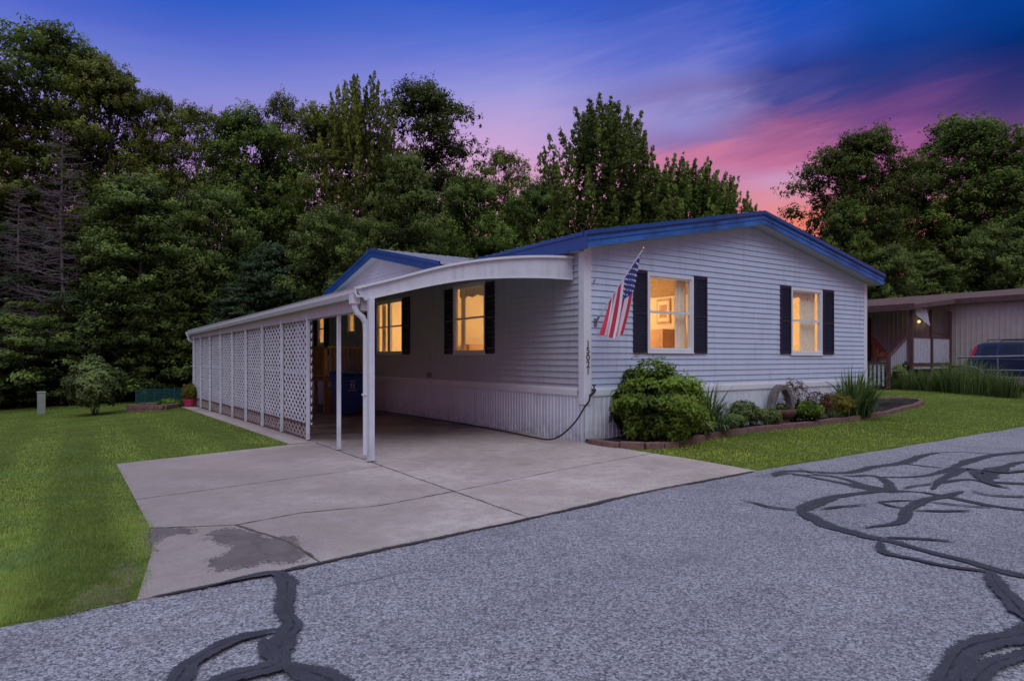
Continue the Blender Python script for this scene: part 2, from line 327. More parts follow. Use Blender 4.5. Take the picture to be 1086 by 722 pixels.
# ------------------------------------------------------------------ world
def world():
    w = D.worlds.new('World'); S.world = w; w.use_nodes = True; t = NT(w.node_tree)
    for n in list(t.n): t.n.remove(n)
    d = t.new('ShaderNodeTexCoord').outputs['Generated']
    def dot(v):
        n = t.new('ShaderNodeVectorMath', operation='DOT_PRODUCT'); t.put(n.inputs[0], d); n.inputs[1].default_value = v; return n.outputs['Value']
    r = dot(tuple(CR)); f = dot(tuple(CF)); z = t.sep(d)[2]
    az = t.math('MULTIPLY', t.math('ARCTAN2', r, f), 180/PI); el = t.math('MULTIPLY', t.math('ARCSINE', z), 180/PI)
    skew = t.math('ADD', el, t.math('MULTIPLY', az, -.16))
    n1 = t.noise(t.comb(t.math('MULTIPLY', az, .045), t.math('MULTIPLY', skew, .20), 0.), 1.3, 6, .55, .6)
    n2 = t.noise(t.comb(t.math('MULTIPLY', az, .05), t.math('MULTIPLY', skew, .5), 3.), 1.7, 6, .62, .8)
    wob = t.math('ADD', t.math('MULTIPLY', t.math('SUBTRACT', n1, .5), 5.), t.math('MULTIPLY', t.math('SUBTRACT', n2, .5), 2.4))
    wob = t.math('MULTIPLY', wob, t.math('MULTIPLY', t.mapr(az, -10, 14, .35, .9), t.mapr(az, 24, 36, 1., .55)))
    e = t.math('ADD', el, wob); a2 = t.math('ADD', az, t.math('MULTIPLY', wob, 1.8))
    cols = [(-30, [(-5, (190, 120, 130)), (8, (205, 135, 170)), (14, (180, 140, 200)), (20.3, (132, 136, 212)), (22.2, (104, 120, 208)), (23.9, (82, 104, 204)), (26.7, (40, 90, 195)), (40, (30, 70, 165))]),
            (0, [(-5, (225, 130, 120)), (10, (232, 150, 170)), (14, (222, 160, 190)), (18.2, (204, 165, 213)), (20, (180, 160, 216)), (22.2, (150, 150, 219)), (24.3, (124, 131, 215)), (26.4, (90, 115, 210)), (28.7, (55, 95, 203)), (42, (30, 70, 165))]),
            (15.2, [(-5, (235, 125, 100)), (9, (240, 140, 130)), (12.5, (215, 135, 165)), (15.3, (196, 125, 165)), (16.6, (200, 120, 158)), (17.9, (142, 116, 176)), (19.7, (145, 139, 203)), (21.5, (124, 116, 182)), (23.2, (118, 124, 204)), (25.2, (94, 110, 204)), (28, (58, 90, 190)), (42, (25, 65, 150))]),
            (23.4, [(-5, (235, 115, 90)), (10.8, (240, 132, 112)), (12.6, (224, 141, 150)), (14.6, (202, 150, 188)), (16.4, (190, 110, 152)), (18.5, (148, 90, 140)), (20.2, (72, 75, 148)), (21.9, (46, 62, 142)), (24.1, (50, 84, 184)), (26.6, (25, 80, 188)), (42, (20, 60, 140))]),
            (30.7, [(-5, (225, 105, 95)), (9, (225, 125, 125)), (12, (196, 120, 150)), (14.5, (168, 96, 145)), (16.7, (160, 90, 150)), (18, (112, 70, 132)), (19.3, (70, 60, 130)), (20.6, (45, 58, 130)), (23, (20, 60, 142)), (25.2, (20, 74, 168)), (42, (15, 50, 120))]),
            (38, [(-5, (190, 95, 100)), (9, (190, 105, 125)), (13, (150, 88, 135)), (15.5, (110, 70, 125)), (17.3, (70, 58, 116)), (19.1, (36, 45, 110)), (20.9, (4, 45, 116)), (23.4, (6, 60, 144)), (42, (10, 45, 110))])]
    base = None; prev = None
    for a, stops in cols:
        c = t.ramp(t.math('DIVIDE', t.math('ADD', e, 5), 50.), [((p+5)/50, srgb(*q)) for p, q in stops])
        base = c if base is None else t.mix(t.mapr(a2, prev, a, smooth=True), base, c); prev = a
    # the brighter, paler part of the twilight: overhead and high behind the viewer
    up = t.mapr(el, 34, 64, smooth=True); bk = t.math('MULTIPLY', t.mapr(f, .1, -.5, smooth=True), t.mapr(el, 12, 48, smooth=True))
    k = t.math('MAXIMUM', up, bk)
    nis = t.new('ShaderNodeTexSky', sky_type='NISHITA'); nis.sun_disc = False; nis.sun_elevation = R_(SUN_EL); nis.sun_rotation = R_(SUN_ROT)
    pale = t.mix(1., (.98, 1.08, 1.27, 1), t.mix(1., nis.outputs[0], (.02, .02, .02, 1), 'MULTIPLY'), 'ADD')
    base = t.mix(k, base, pale)
    below = t.mapr(el, 0, -4); base = t.mix(below, base, (.03, .035, .03, 1))
    bg = t.new('ShaderNodeBackground'); t.put(bg.inputs[0], base); t.put(bg.inputs[1], 1.0)
    o = t.new('ShaderNodeOutputWorld'); t.l.new(bg.outputs[0], o.inputs[0])
SUN_EL, SUN_ROT = 38., 215.
world()
sd = D.lights.new('sun', 'SUN'); sd.energy = .75; sd.angle = R_(35); sd.color = (.98, .98, .96)
so = D.objects.new('sun', sd); COL.objects.link(so)
dirn = -Vector((-.30, -.72, .95)).normalized(); so.rotation_euler = dirn.to_track_quat('-Z', 'Y').to_euler()

cd = D.cameras.new('camera'); co = D.objects.new('camera', cd); COL.objects.link(co); S.camera = co
co.location = CAM; co.rotation_euler = Matrix([(CR[0], 0, -CF[0]), (CR[1], 0, -CF[1]), (0, 1, 0)]).to_euler()
cd.sensor_width = 36; cd.lens = 36*FPX/1086; cd.shift_y = (HZ-361)/1086; cd.clip_end = 2000; cd.clip_start = .05

# ------------------------------------------------------------------ ground, road, driveway
def ground():
    xs = np.unique(np.concatenate([np.arange(-30, 40.1, 1.), np.arange(-10, 4, .5), [-400, -200, -120, -80, -50, 60, 90, 150, 300, 500]]))
    vs = np.array([-400, -150, -60, -30, -14, -8.6, -8.45, -8.4, -.06, 0, .06, 1, 2, 3, 4, 5, 6, 7, 8, 9, 10, 11, 12, 13, 14, 15, 16, 18, 20, 22, 24, 26, 28, 31, 34, 38, 45, 60, 90, 160, 300, 600])
    V = []
    for v in vs:
        for x in xs:
            y = float(edge(x))+v; z = float(tz(x, y)); z += -.05 if -8.42 < v < 0 else .004
            V.append((x, y, z))
    n = len(xs); F = [(j*n+i, j*n+i+1, (j+1)*n+i+1, (j+1)*n+i) for j in range(len(vs)-1) for i in range(n-1)]
    o = link('ground', np_mesh('ground', np.array(V), np.array(F), mat=M['lawn'])); props(o, kind='structure')
    V = []
    xs = np.concatenate([[-400, -60], np.arange(-30, 40, 1.), [60, 150, 400]])
    for x in xs:
        for v in (-8.35, -6, -4, -2, .0): V.append((x, float(edge(x))+v+(.03*math.sin(x*2.7)+.02*math.sin(x*6.1) if v == 0 else 0), .035*(1-((v+4.2)/4.2)**2)*0))
    F = [(i*5+j, (i+1)*5+j, (i+1)*5+j+1, i*5+j+1) for i in range(len(xs)-1) for j in range(4)]
    r = link('road', np_mesh('road', np.array(V), np.array(F), mat=M['road'])); props(r, kind='structure'); return r
road = ground()

def edge_build(mb, name, mat, parent=None):
    o = mb.build(name, mat, parent); a = o.data.attributes.new('across', 'FLOAT', 'POINT'); a.data.foreach_set('value', np.array(mb.acr, dtype=np.float32)); return o
def stroke(mb, pts, w, z, seed=0, rag=.18, world=False):
    rng = random.Random(seed); P = [np.array(p, float) if world else gp(*p)[:2] for p in pts]
    ws = w if isinstance(w, (list, tuple)) else [w]*len(P)
    out = []; W = []; mb.acr = getattr(mb, 'acr', [0]*len(mb.v))
    for i in range(len(P)-1):   # Catmull-Rom, dense
        p0 = P[max(i-1, 0)]; p1 = P[i]; p2 = P[i+1]; p3 = P[min(i+2, len(P)-1)]
        L = np.linalg.norm(p2-p1); n = max(2, int(L/.06))
        for k in range(n):
            u = k/n; q = .5*((2*p1)+(-p0+p2)*u+(2*p0-5*p1+4*p2-p3)*u*u+(-p0+3*p1-3*p2+p3)*u**3); out.append(q); W.append(ws[i]*(1-u)+ws[i+1]*u)
    out.append(P[-1]); W.append(ws[-1]); n = len(out); a = b = 0; b0 = len(mb.v)
    for i in range(n):
        d = out[min(i+1, n-1)]-out[max(i-1, 0)]; d = d/(np.linalg.norm(d)+1e-9); nn = np.array([-d[1], d[0]])
        a = a*.8+rng.uniform(-1, 1)*rag; b = b*.8+rng.uniform(-1, 1)*rag
        end = min(1, .25+min(i, n-1-i)/4)
        e2 = 1 if 0 < i < n-1 else 1.6
        for s_, q in ((1, a), (0, 0), (-1, b)):
            p = out[i]+nn*s_*(W[i]/2*.86+.012)*max(.25, (1+q))*end; mb.v.append((p[0], p[1], z)); mb.acr.append(1. if s_ else (0. if e2 == 1 else 1.))
    for i in range(n-1):
        for k in (0, 1): mb.f.append((b0+3*i+k, b0+3*i+1+k, b0+3*i+4+k, b0+3*i+3+k)); mb.m.append(0)
def seals():
    rr = lambda L: [(780+x/2.559, 440+y/2.559) for x, y in L]
    ll = lambda L: [(100+x/3.62, 530+y/3.62) for x, y in L]
    r2 = lambda L: [(800+x/3.797, 450+y/3.797) for x, y in L]
    T = [(r2([(85, 212), (92, 197), (140, 188), (250, 192), (370, 195), (480, 172), (600, 155), (670, 128), (745, 112)]), [.12, .14, .12, .1, .16, .17, .16, .17, .14]),
         (r2([(740, 112), (820, 112), (960, 117)]), .03),
         (r2([(85, 208), (140, 198), (250, 217), (370, 240), (480, 262), (570, 268), (630, 270)]), [.12, .10, .12, .16, .22, .26, .12]),
         (r2([(150, 205), (260, 205), (350, 217), (440, 245), (540, 262)]), [.05, .06, .09, .13, .15]),
         (r2([(350, 205), (400, 209), (450, 206), (500, 212), (535, 235), (545, 266)]), [.12, .14, .14, .12, .14, .14]),
         (r2([(590, 156), (680, 168), (770, 178)]), .05),
         (r2([(500, 212), (600, 213), (700, 205), (790, 180), (860, 150), (960, 125), (1086, 112), (1200, 105)]), [.05, .06, .08, .14, .19, .19, .22, .22]),
         (r2([(715, 265), (745, 230), (790, 205), (840, 180), (880, 185), (920, 215), (960, 190), (1040, 160), (1086, 152), (1200, 140)]), [.06, .12, .17, .2, .14, .22, .34, .18, .16, .14]),
         (r2([(750, 237), (850, 222), (950, 232), (1086, 240), (1200, 246)]), [.1, .1, .17, .2, .2]),
         (r2([(590, 268), (680, 275), (760, 290), (860, 310), (960, 330), (1086, 345), (1200, 360)]), [.05, .06, .18, .15, .13, .13, .12]),
         (r2([(185, 350), (250, 320), (320, 295), (400, 282), (490, 272), (570, 268)]), [.22, .21, .15, .13, .13, .15]),
         (r2([(178, 347), (240, 380), (310, 415), (390, 435), (450, 452), (560, 475), (700, 515), (860, 555), (980, 590), (1086, 615), (1200, 640)]), [.18, .21, .2, .26, .17, .10, .09, .10, .13, .15, .14]),
         (r2([(440, 420), (500, 410), (560, 402), (600, 378), (615, 345), (650, 325), (690, 305), (760, 290), (840, 270)]), [.04, .05, .08, .14, .15, .16, .14, .16, .1]),
         (r2([(490, 315), (560, 310), (650, 308)]), .055), (r2([(495, 312), (550, 330), (625, 343)]), .055),
         (r2([(630, 348), (740, 352), (880, 350)]), .055), (r2([(690, 312), (850, 330), (975, 339)]), .05),
         (r2([(500, 458), (620, 462), (730, 468), (812, 477)]), [.04, .05, .06, .09]),
         (r2([(508, 470), (512, 508), (540, 525), (640, 545), (760, 572), (900, 590), (970, 602)]), [.06, .10, .10, .05, .05, .07, .1]),
         (r2([(262, 346), (330, 335), (400, 330), (465, 323)]), [.03, .06, .05, .02]), (r2([(-60, 305), (0, 318), (60, 335), (190, 350)]), [.015, .02, .04, .06]), (r2([(-10, 210), (90, 210)]), .02),
         (r2([(870, 270), (950, 288), (1086, 295), (1200, 300)]), .06), (r2([(850, 180), (920, 187), (1000, 197), (1086, 190), (1200, 184)]), [.06, .08, .12, .1, .1]), (r2([(905, 200), (930, 222), (960, 245), (1040, 262)]), [.1, .16, .1, .05]),
         (r2([(600, 262), (650, 250), (740, 240)]), .03), (r2([(170, 180), (230, 196), (330, 212)]), .03),
         (rr([(690, 427), (712, 470), (750, 510), (783, 548), (830, 580)]), [.12, .14, .14, .15, .17]),
         (rr([(545, 800), (585, 690), (625, 640), (700, 618), (800, 598), (950, 560)]), [.2, .22, .18, .22, .26, .28]),
         (rr([(625, 760), (690, 690), (790, 655), (900, 610)]), [.14, .12, .1, .14]),
         (ll([(440, 340), (560, 310), (690, 288), (735, 310), (740, 360), (735, 440), (765, 490)]), [.02, .08, .10, .14, .13, .13, .16]),
         (ll([(735, 440), (770, 490), (730, 540), (710, 600), (730, 650)]), [.14, .2, .2, .26, .22]),
         (ll([(740, 500), (640, 525), (540, 548), (440, 595), (370, 640), (310, 720), (290, 800)]), [.1, .11, .1, .11, .12, .16, .2]),
         (ll([(690, 590), (715, 640), (600, 672), (480, 705), (380, 760)]), [.2, .2, .12, .13, .14]), (ll([(640, 540), (670, 600), (700, 650)]), [.1, .14, .16]),
         (ll([(715, 640), (800, 668), (900, 705), (1000, 780)]), [.2, .17, .18, .2])]
    mb = MB()
    for i, (p, w) in enumerate(T): stroke(mb, p, w, .004+.0006*i, i)
    edge_build(mb, 'tar_seal', M['tar'], road)
    mb = MB()
    for i, (p, w) in enumerate([(ll([(790, 380), (880, 345), (980, 320), (1086, 300), (1250, 262)]), [.06, .08, .06, .04, .02]), (ll([(700, 150+150), (760, 262+60)]), .03),
                                ([(540, 655), (620, 600), (700, 575)], [.02, .03, .02]), ([(860, 630), (830, 580), (840, 540)], [.02, .03, .02])][:2]):
        stroke(mb, p, w, .0025+.0004*i, 50+i, .3)
    edge_build(mb, 'worn_tar_seal', M['tar_faint'], road)
seals()

def slab(mb, poly, top=.012, depth=.12):
    P = [(x, y, float(tz(x, y))+top) for x, y in poly]; mb.hexa([(x, y, z-depth) for x, y, z in P], P)
def inside(px_, py_, poly):
    c = np.zeros(len(px_), bool); n = len(poly); j = n-1
    for i in range(n):
        xi, yi = poly[i]; xj, yj = poly[j]; c ^= ((yi > py_) != (yj > py_)) & (px_ < (xj-xi)*(py_-yi)/(yj-yi+1e-12)+xi); j = i
    return c
def driveway():
    e = lambda x: float(edge(x))
    A = [(-7.35, 2.05), (-7.3, -.92), (-4.155, -.35), (-4.155, 2.85), (-4.6, 2.80)]
    B = [(-7.3, -.93), (-7.28, -2.4), (-6.62, -2.71), (-5.96, -2.57), (-5.16, -2.71), (-4.155, -2.51), (-4.155, -.36)]
    Cc = [(-4.14, 2.9), (-4.14, -2.50), (-3.22, -2.29), (-2.08, -2.03), (-.76, -1.79), (.06, -1.66), (.0, 2.9)]
    Dd = [(-4.14, -2.52), (-4.14, e(-4.14)-.03), (-3.2, e(-3.2)-.03), (-2.4, e(-2.4)-.03), (-1.2, e(-1.2)-.03), (.05, e(.05)-.03), (.12, -2.4), (.06, -1.68), (-.76, -1.81), (-2.08, -2.05), (-3.22, -2.31)]
    Ee = [(-4.155, -2.53), (-5.16, -2.73), (-5.96, -2.59), (-6.58, -2.73), (-6.33, -3.55), (-6.28, e(-6.28)-.03), (-5.4, e(-5.4)-.03), (-4.155, e(-4.155)-.03)]
    root = None
    for i, poly in enumerate((A, B, Cc, Dd, Ee)):
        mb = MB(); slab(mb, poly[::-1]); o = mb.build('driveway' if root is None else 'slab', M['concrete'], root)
        if root is None: root = o; props(o, kind='structure')
    mb = MB(); slab(mb, [(-7.28, -2.42), (-7.33, -3.2), (-7.52, e(-7.5)-.03), (-6.9, e(-6.9)-.03), (-6.30, e(-6.3)-.03), (-6.35, -3.55), (-6.6, -2.72)], .0118)
    mb.build('broken_corner_slab', M['concrete'], root)
    # damp, patched hollow in the broken corner
    mb = MB()
    def blob(pts, z, soft=.16, cell=.03):
        P = [gp(*p)[:2] for p in pts]; n = len(P); out = []
        for i in range(n):
            p0, p1, p2, p3 = P[i-1], P[i], P[(i+1) % n], P[(i+2) % n]
            for k in range(6): u = k/6; out.append(.5*((2*p1)+(-p0+p2)*u+(2*p0-5*p1+4*p2-p3)*u*u+(-p0+3*p1-3*p2+p3)*u**3))
        O = np.array(out); lo = O.min(0)-soft; hi = O.max(0)+soft; xs = np.arange(lo[0], hi[0], cell); ys = np.arange(lo[1], hi[1], cell); X, Y = np.meshgrid(xs, ys); x, y = X.ravel(), Y.ravel()
        A = O; B = np.roll(O, -1, 0); dd = np.full(len(x), 9.)
        for a, b in zip(A, B):
            ab = b-a; t = np.clip(((x-a[0])*ab[0]+(y-a[1])*ab[1])/(ab@ab+1e-9), 0, 1); dd = np.minimum(dd, np.hypot(x-a[0]-ab[0]*t, y-a[1]-ab[1]*t))
        sd = np.where(inside(x, y, [tuple(q) for q in O]), -dd, dd); ac = np.clip(.5+sd/soft*.5, 0, 1); W = len(xs); mb.acr = getattr(mb, 'acr', [0]*len(mb.v)); b0 = len(mb.v)
        mb.v += [(x[k], y[k], z) for k in range(len(x))]; mb.acr += list(ac)
        for r in range(len(ys)-1):
            for c in range(W-1):
                k = r*W+c
                if min(ac[k], ac[k+1], ac[k+W], ac[k+W+1]) < .99: mb.f.append((b0+k, b0+k+1, b0+k+W+1, b0+k+W)); mb.m.append(0)
    ll = lambda L: [(100+x/3.62, 530+y/3.62) for x, y in L]
    blob(ll([(455, 128), (540, 112), (660, 148), (730, 190), (720, 235), (640, 245), (560, 268), (470, 272), (440, 238), (505, 212), (520, 182), (450, 155)]), .0132)
    blob(ll([(212, 114), (300, 113), (385, 118), (360, 132), (280, 140), (238, 165), (222, 200), (208, 150)]), .0134)
    blob(ll([(620, 165), (700, 150), (770, 150), (780, 195), (815, 222), (740, 245), (650, 240), (640, 200)]), .0136)
    edge_build(mb, 'damp_patch', M['patch'], root)
    MB().quad((-7.4, -4.2, .0062), (-4.0, -4.0, .0062), (-4.0, -2.0, .0062), (-7.35, -2.0, .0062)).build('sub_base', M['joint'], root)
    mb = MB(); jl = [([(-4.147, 2.8), (-4.147, -3.9)], .009), ([(-7.3, -.925), (-4.147, -.355)], .004), ([(-7.28, -2.41), (-6.6, -2.72), (-5.96, -2.58), (-5.16, -2.72), (-4.147, -2.51)], .007), ([(-4.147, -2.51), (-3.22, -2.3), (-2.08, -2.04), (-.76, -1.8), (.06, -1.67)], .003), ([(-6.6, -2.71), (-6.35, -3.55), (-6.29, -4.1)], .012)]
    for pts, w in jl:
        rng = random.Random(len(pts)); L = []
        for a, b_ in zip(pts[:-1], pts[1:]):
            n = max(2, int(math.hypot(b_[0]-a[0], b_[1]-a[1])/.08))
            for k in range(n): L.append((a[0]+(b_[0]-a[0])*k/n+(rng.uniform(-.008, .008) if k else 0), a[1]+(b_[1]-a[1])*k/n+(rng.uniform(-.008, .008) if k else 0)))
        L.append(pts[-1])
        for a, b_ in zip(L[:-1], L[1:]):
            d = Vector((b_[0]-a[0], b_[1]-a[1])).normalized(); n = Vector((-d.y, d.x))*w*rng.uniform(.6, 1.6)
            mb.quad((a[0]-n.x, a[1]-n.y, .0145), (b_[0]-n.x, b_[1]-n.y, .0145), (b_[0]+n.x, b_[1]+n.y, .0145), (a[0]+n.x, a[1]+n.y, .0145))
    mb.build('joint', M['joint'], root)
    mb = MB(); ys = np.arange(2.91, 19, 1.5)
    for y0, y1 in zip(ys[:-1], ys[1:]): slab(mb, [(-4.6, y0), (.05, y0), (.05, y1), (-4.6, y1)])
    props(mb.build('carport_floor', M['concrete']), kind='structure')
    # crumbled edge where the drive meets the road, and the bare soil by the lawn corner
    mb = MB(); blob([(60, 655), (75, 632), (100, 618), (135, 590), (150, 560), (153, 575), (142, 632), (110, 643)], .008); props(edge_build(mb, 'bare_soil', M['soil_patch']), kind='structure')
    mb = MB(); stroke(mb, [(x, e(x)-.034) for x in (-7.45, -6.9, -6.3, -5.4, -4.4, -3.6, -2.45, -1.2, .0)], [.03, .07, .06, .05, .05, .07, .05, .06, .04], .0132, 77, .3, True); edge_build(mb, 'road_joint', M['joint_edge'], root)
driveway()

# ------------------------------------------------------------------ house
EAVE, RZ, RX = 3.60, 4.86, 4.95
def roof_top(x): return RZ-(RX-x)*.1945 if x < RX else RZ-(x-RX)*.1955
house = thing('mobile_home', 'grey-sided single-storey mobile home with blue roof edge and four lit windows on view', 'house', (5, 9.5, 0))
house['label'] = 'large grey-sided mobile home with blue roof edge, white skirting and warmly lit windows'
CO = .118
def siding_wall(mp, u0, u1, z0, z1, holes, clip=None, lip=.021):
    mb = MB(); z = z0; 
    while z < z1-1e-4:
        ztop = min(z+CO, z1); cuts = sorted({z, ztop}|{h for o in holes for h in (o[2], o[3]) if z < h < ztop})
        for za, zb in zip(cuts[:-1], cuts[1:]):
            zm = (za+zb)/2; segs = [(u0, u1)]
            for (a, b, c, d) in holes:
                if c < zm < d:
                    ns = []
                    for s, e in segs:
                        if b <= s or a >= e: ns.append((s, e)); continue
                        if a > s: ns.append((s, a))
                        if b < e: ns.append((b, e))
                    segs = ns
            oa = lip*(1-(za-z)/CO)+.002; ob = lip*(1-(zb-z)/CO)+.002
            for s, e in segs:
                if clip:
                    sa, ea = clip(za); sb, eb = clip(zb); sa = max(s, sa); sb = max(s, sb); ea = min(e, ea); eb = min(e, eb)
                    if ea-sa < .02 and eb-sb < .02: continue
                    if eb < sb: sb = eb = (sb+eb)/2
                else: sa = sb = s; ea = eb = e
                mb.quad(mp(sa, oa, za), mp(ea, oa, za), mp(eb, ob, zb), mp(sb, ob, zb))
                if za == z: mb.quad(mp(sa, .0, za-.0005), mp(ea, .0, za-.0005), mp(ea, oa, za), mp(sa, oa, za))
        z += CO
    return mb
gm = lambda u, o, z: (u, -o, z)
smp = lambda u, o, z: (-o, u, z)
W1 = (1.62, 2.99, 1.70, 3.30); W2 = (6.5, 7.85, 1.67, 3.30)
S1 = (3.47, 5.0, 1.68, 3.38); DW = (8.02, 10.0, 1.70, 3.33); N1 = (11.85, 12.62, 2.42, 3.26); N2 = (15.1, 15.94, 2.1, 3.30)
inset = lambda w, k=.03: (w[0]+k, w[1]-k, w[2]+k, w[3]-k)
def clipg(z):
    if z < EAVE+.05: return (0, 10.0)
    t = z+.13
    return (RX-(RZ-t)/.1945, RX+(RZ-t)/.1955)
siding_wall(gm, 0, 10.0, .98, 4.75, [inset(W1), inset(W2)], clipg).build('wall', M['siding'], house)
siding_wall(smp, 0, 19, .98, 3.7, [inset(S1), inset(DW), inset(N1), inset(N2), (10.7, 11.62, 1.02, 3.1), (13.4, 14.3, 1.02, 3.1)], lip=.028).build('wall', M['siding_shaded'], house)
# back and far walls, plain lap boards
MB().box(9.97, 10.0, .03, 19, .0, 3.6).box(0.02, 9.96, 18.97, 19, .0, 3.6).build('wall', M['siding'], house)
# skirting, ribbed
def skirt(mp, u0, u1, z1, hole=None):
    mb = MB(); u = u0; P = .105
    prof = [(0, 0), (.066, 0), (.074, .011), (.097, .011), (.105, 0)]
    while u < u1-.01:
        for (a, oa), (b, ob) in zip(prof[:-1], prof[1:]):
            mb.quad(mp(u+a, .004+oa, -.42), mp(min(u+b, u1), .004+ob, -.42), mp(min(u+b, u1), .004+ob, z1), mp(u+a, .004+oa, z1))
        u += P
    return mb
skirt(gm, .0, 10.0, .9).build('skirting', M['skirt'], house); skirt(smp, .0, 19, .9).build('skirting', M['skirt'], house)
def band(mp, u0, u1):
    mb = MB(); pr = [(.0, .87), (.03, .87), (.034, .895), (.034, .98), (.02, 1.03), (.0, 1.03)]
    for (a, za), (b, zb) in zip(pr[:-1], pr[1:]): mb.quad(mp(u0, a, za), mp(u1, a, za), mp(u1, b, zb), mp(u0, b, zb))
    return mb
band(gm, .16, 9.9).build('trim_band', M['white'], house); band(smp, .16, 19).build('trim_band', M['white'], house)
# corner posts
MB().box(-.032, .15, -.03, -.001, .72, 3.66).box(-.03, -.001, -.001, .14, .72, 3.66).build('corner_trim', M['white'], house, bevel=.006)
MB().box(9.88, 10.03, -.03, -.001, .3, 3.62).box(10.001, 10.03, -.0, .14, .3, 3.62).build('corner_trim', M['white'], house, bevel=.006)
# house number on the corner trim
def text(ch, size, mat, parent, loc, rot, name, ext=.003):
    cu = D.curves.new('glyph', 'FONT'); cu.body = ch; cu.size = size; cu.extrude = ext; cu.align_x = 'CENTER'; cu.offset = .0015
    ob = D.objects.new('glyph', cu); COL.objects.link(ob); bpy.context.view_layer.update()
    me = D.meshes.new_from_object(ob.evaluated_get(bpy.context.evaluated_depsgraph_get())); D.objects.remove(ob); D.curves.remove(cu)
    me.materials.append(mat); o = link(name, me, parent); o.rotation_euler = rot; o.location = Vector(loc)-wloc(parent); return o
for i, ch in enumerate('15021'):
    text(ch, .17, M['black'], house, (.06, -.034, 1.80-.13*i), (PI/2, 0, 0), 'house_number')

def window(mp, w, mullion=False, name='window', sash=True):
    u0, u1, z0, z1 = w; fw = .065
    mb = MB()
    def bx(a, b, c, d, o0, o1, m=mb):
        pts = [mp(a, o0, c), mp(b, o0, c), mp(b, o1, c), mp(a, o1, c)]; pt2 = [mp(a, o0, d), mp(b, o0, d), mp(b, o1, d), mp(a, o1, d)]; m.hexa(pts, pt2)
    for o0, o1, k in ((-.06, .036, 0), (-.05, .018, fw)):   # outer casing, inner stop
        t_ = fw if k == 0 else .028
        bx(u0+k, u0+k+t_, z0+k, z1-k, o0, o1); bx(u1-k-t_, u1-k, z0+k, z1-k, o0, o1); bx(u0+k+t_, u1-k-t_, z0+k, z0+k+t_, o0, o1); bx(u0+k+t_, u1-k-t_, z1-k-t_, z1-k, o0, o1)
    bx(u0-.01, u1+.01, z0-.02, z0-.001, -.01, .05)
    fr = mb.build(name, M['white'], house)
    bays = [(u0+.093, u1-.093)]
    if mullion:
        um = (u0+u1)/2; m2 = MB(); bx(um-.1, um+.1, z0+.094, z1-.094, -.04, .03, m2); m2.build('mullion', M['white'], fr)
        bays = [(u0+.093, um-.1), (um+.1, u1-.093)]
    for a, b in bays:
        zm = (z0+z1)/2+.02
        if sash:
            m2 = MB(); bx(a, b, zm-.022, zm+.022, -.045, .004, m2); m2.build('sash_rail', M['white'], fr)
            m3 = MB(); m3.quad(mp(a, -.03, zm+.022), mp(b, -.03, zm+.022), mp(b, -.03, z1-.093), mp(a, -.03, z1-.093)); m3.build('pane', M['glass'], fr)
            m3 = MB(); m3.quad(mp(a, -.045, z0+.093), mp(b, -.045, z0+.093), mp(b, -.045, zm-.022), mp(a, -.045, zm-.022)); m3.build('pane', M['glass'], fr)
        else:
            m3 = MB(); m3.quad(mp(a, -.03, z0+.093), mp(b, -.03, z0+.093), mp(b, -.03, z1-.093), mp(a, -.03, z1-.093)); m3.build('pane', M['glass'], fr)
    return fr
window(gm, W1); window(gm, W2); window(smp, S1); window(smp, DW, True); window(smp, N1, sash=False); window(smp, N2)
def shutter(mp, u0, u1, z0=1.69, z1=3.32):
    mb = MB()
    def bx(a, b, c, d, o0, o1): mb.hexa([mp(a, o0, c), mp(b, o0, c), mp(b, o1, c), mp(a, o1, c)], [mp(a, o0, d), mp(b, o0, d), mp(b, o1, d), mp(a, o1, d)])
    st = .05
    bx(u0, u0+st, z0, z1, .016, .05); bx(u1-st, u1, z0, z1, .016, .05)
    zm = (z0+z1)/2-.03
    for c, d in ((z0, z0+.07), (zm-.035, zm+.035), (z1-.07, z1)): bx(u0+st, u1-st, c, d, .016, .049)
    bx(u0+st, u1-st, z0+.07, z1-.07, .016, .024)
    for a, b in ((z0+.07, zm-.035), (zm+.035, z1-.07)):
        z = a+.02
        while z < b-.03:
            mb.quad(mp(u0+st, .044, z), mp(u1-st, .044, z), mp(u1-st, .027, z+.03), mp(u0+st, .027, z+.03)); mb.quad(mp(u0+st, .027, z-.001), mp(u1-st, .027, z-.001), mp(u1-st, .044, z), mp(u0+st, .044, z)); z += .036
    mb.build('shutter', M['navy'], house)
for a, b in ((1.23, 1.605), (3.005, 3.41), (6.07, 6.485), (7.865, 8.36)): shutter(gm, a, b)
for a, b in ((3.08, 3.455), (5.015, 5.44), (7.53, 8.005), (10.02, 10.4), (14.62, 15.08), (15.96, 16.4)): shutter(smp, a, b)
# doors under the carport
for (a, b) in ((10.72, 11.6), (13.42, 14.28)):
    mb = MB(); mb.box(-.03, .03, a, a+.07, 1.02, 3.1).box(-.03, .03, b-.07, b, 1.02, 3.1).box(-.03, .03, a+.07, b-.07, 3.02, 3.1).box(-.008, .02, a+.07, b-.07, 1.02, 3.02)
    for k in range(2):
        for j in range(3): mb.box(-.016, -.0085, a+.14+k*.33, a+.40+k*.33, 1.15+j*.62, 1.65+j*.62)
    dr = mb.build('door', M['soffit'], house); MB().tube([(-.02, b-.13, 2.0), (-.07, b-.13, 2.0)], .025).build('handle', M['gold'], dr)
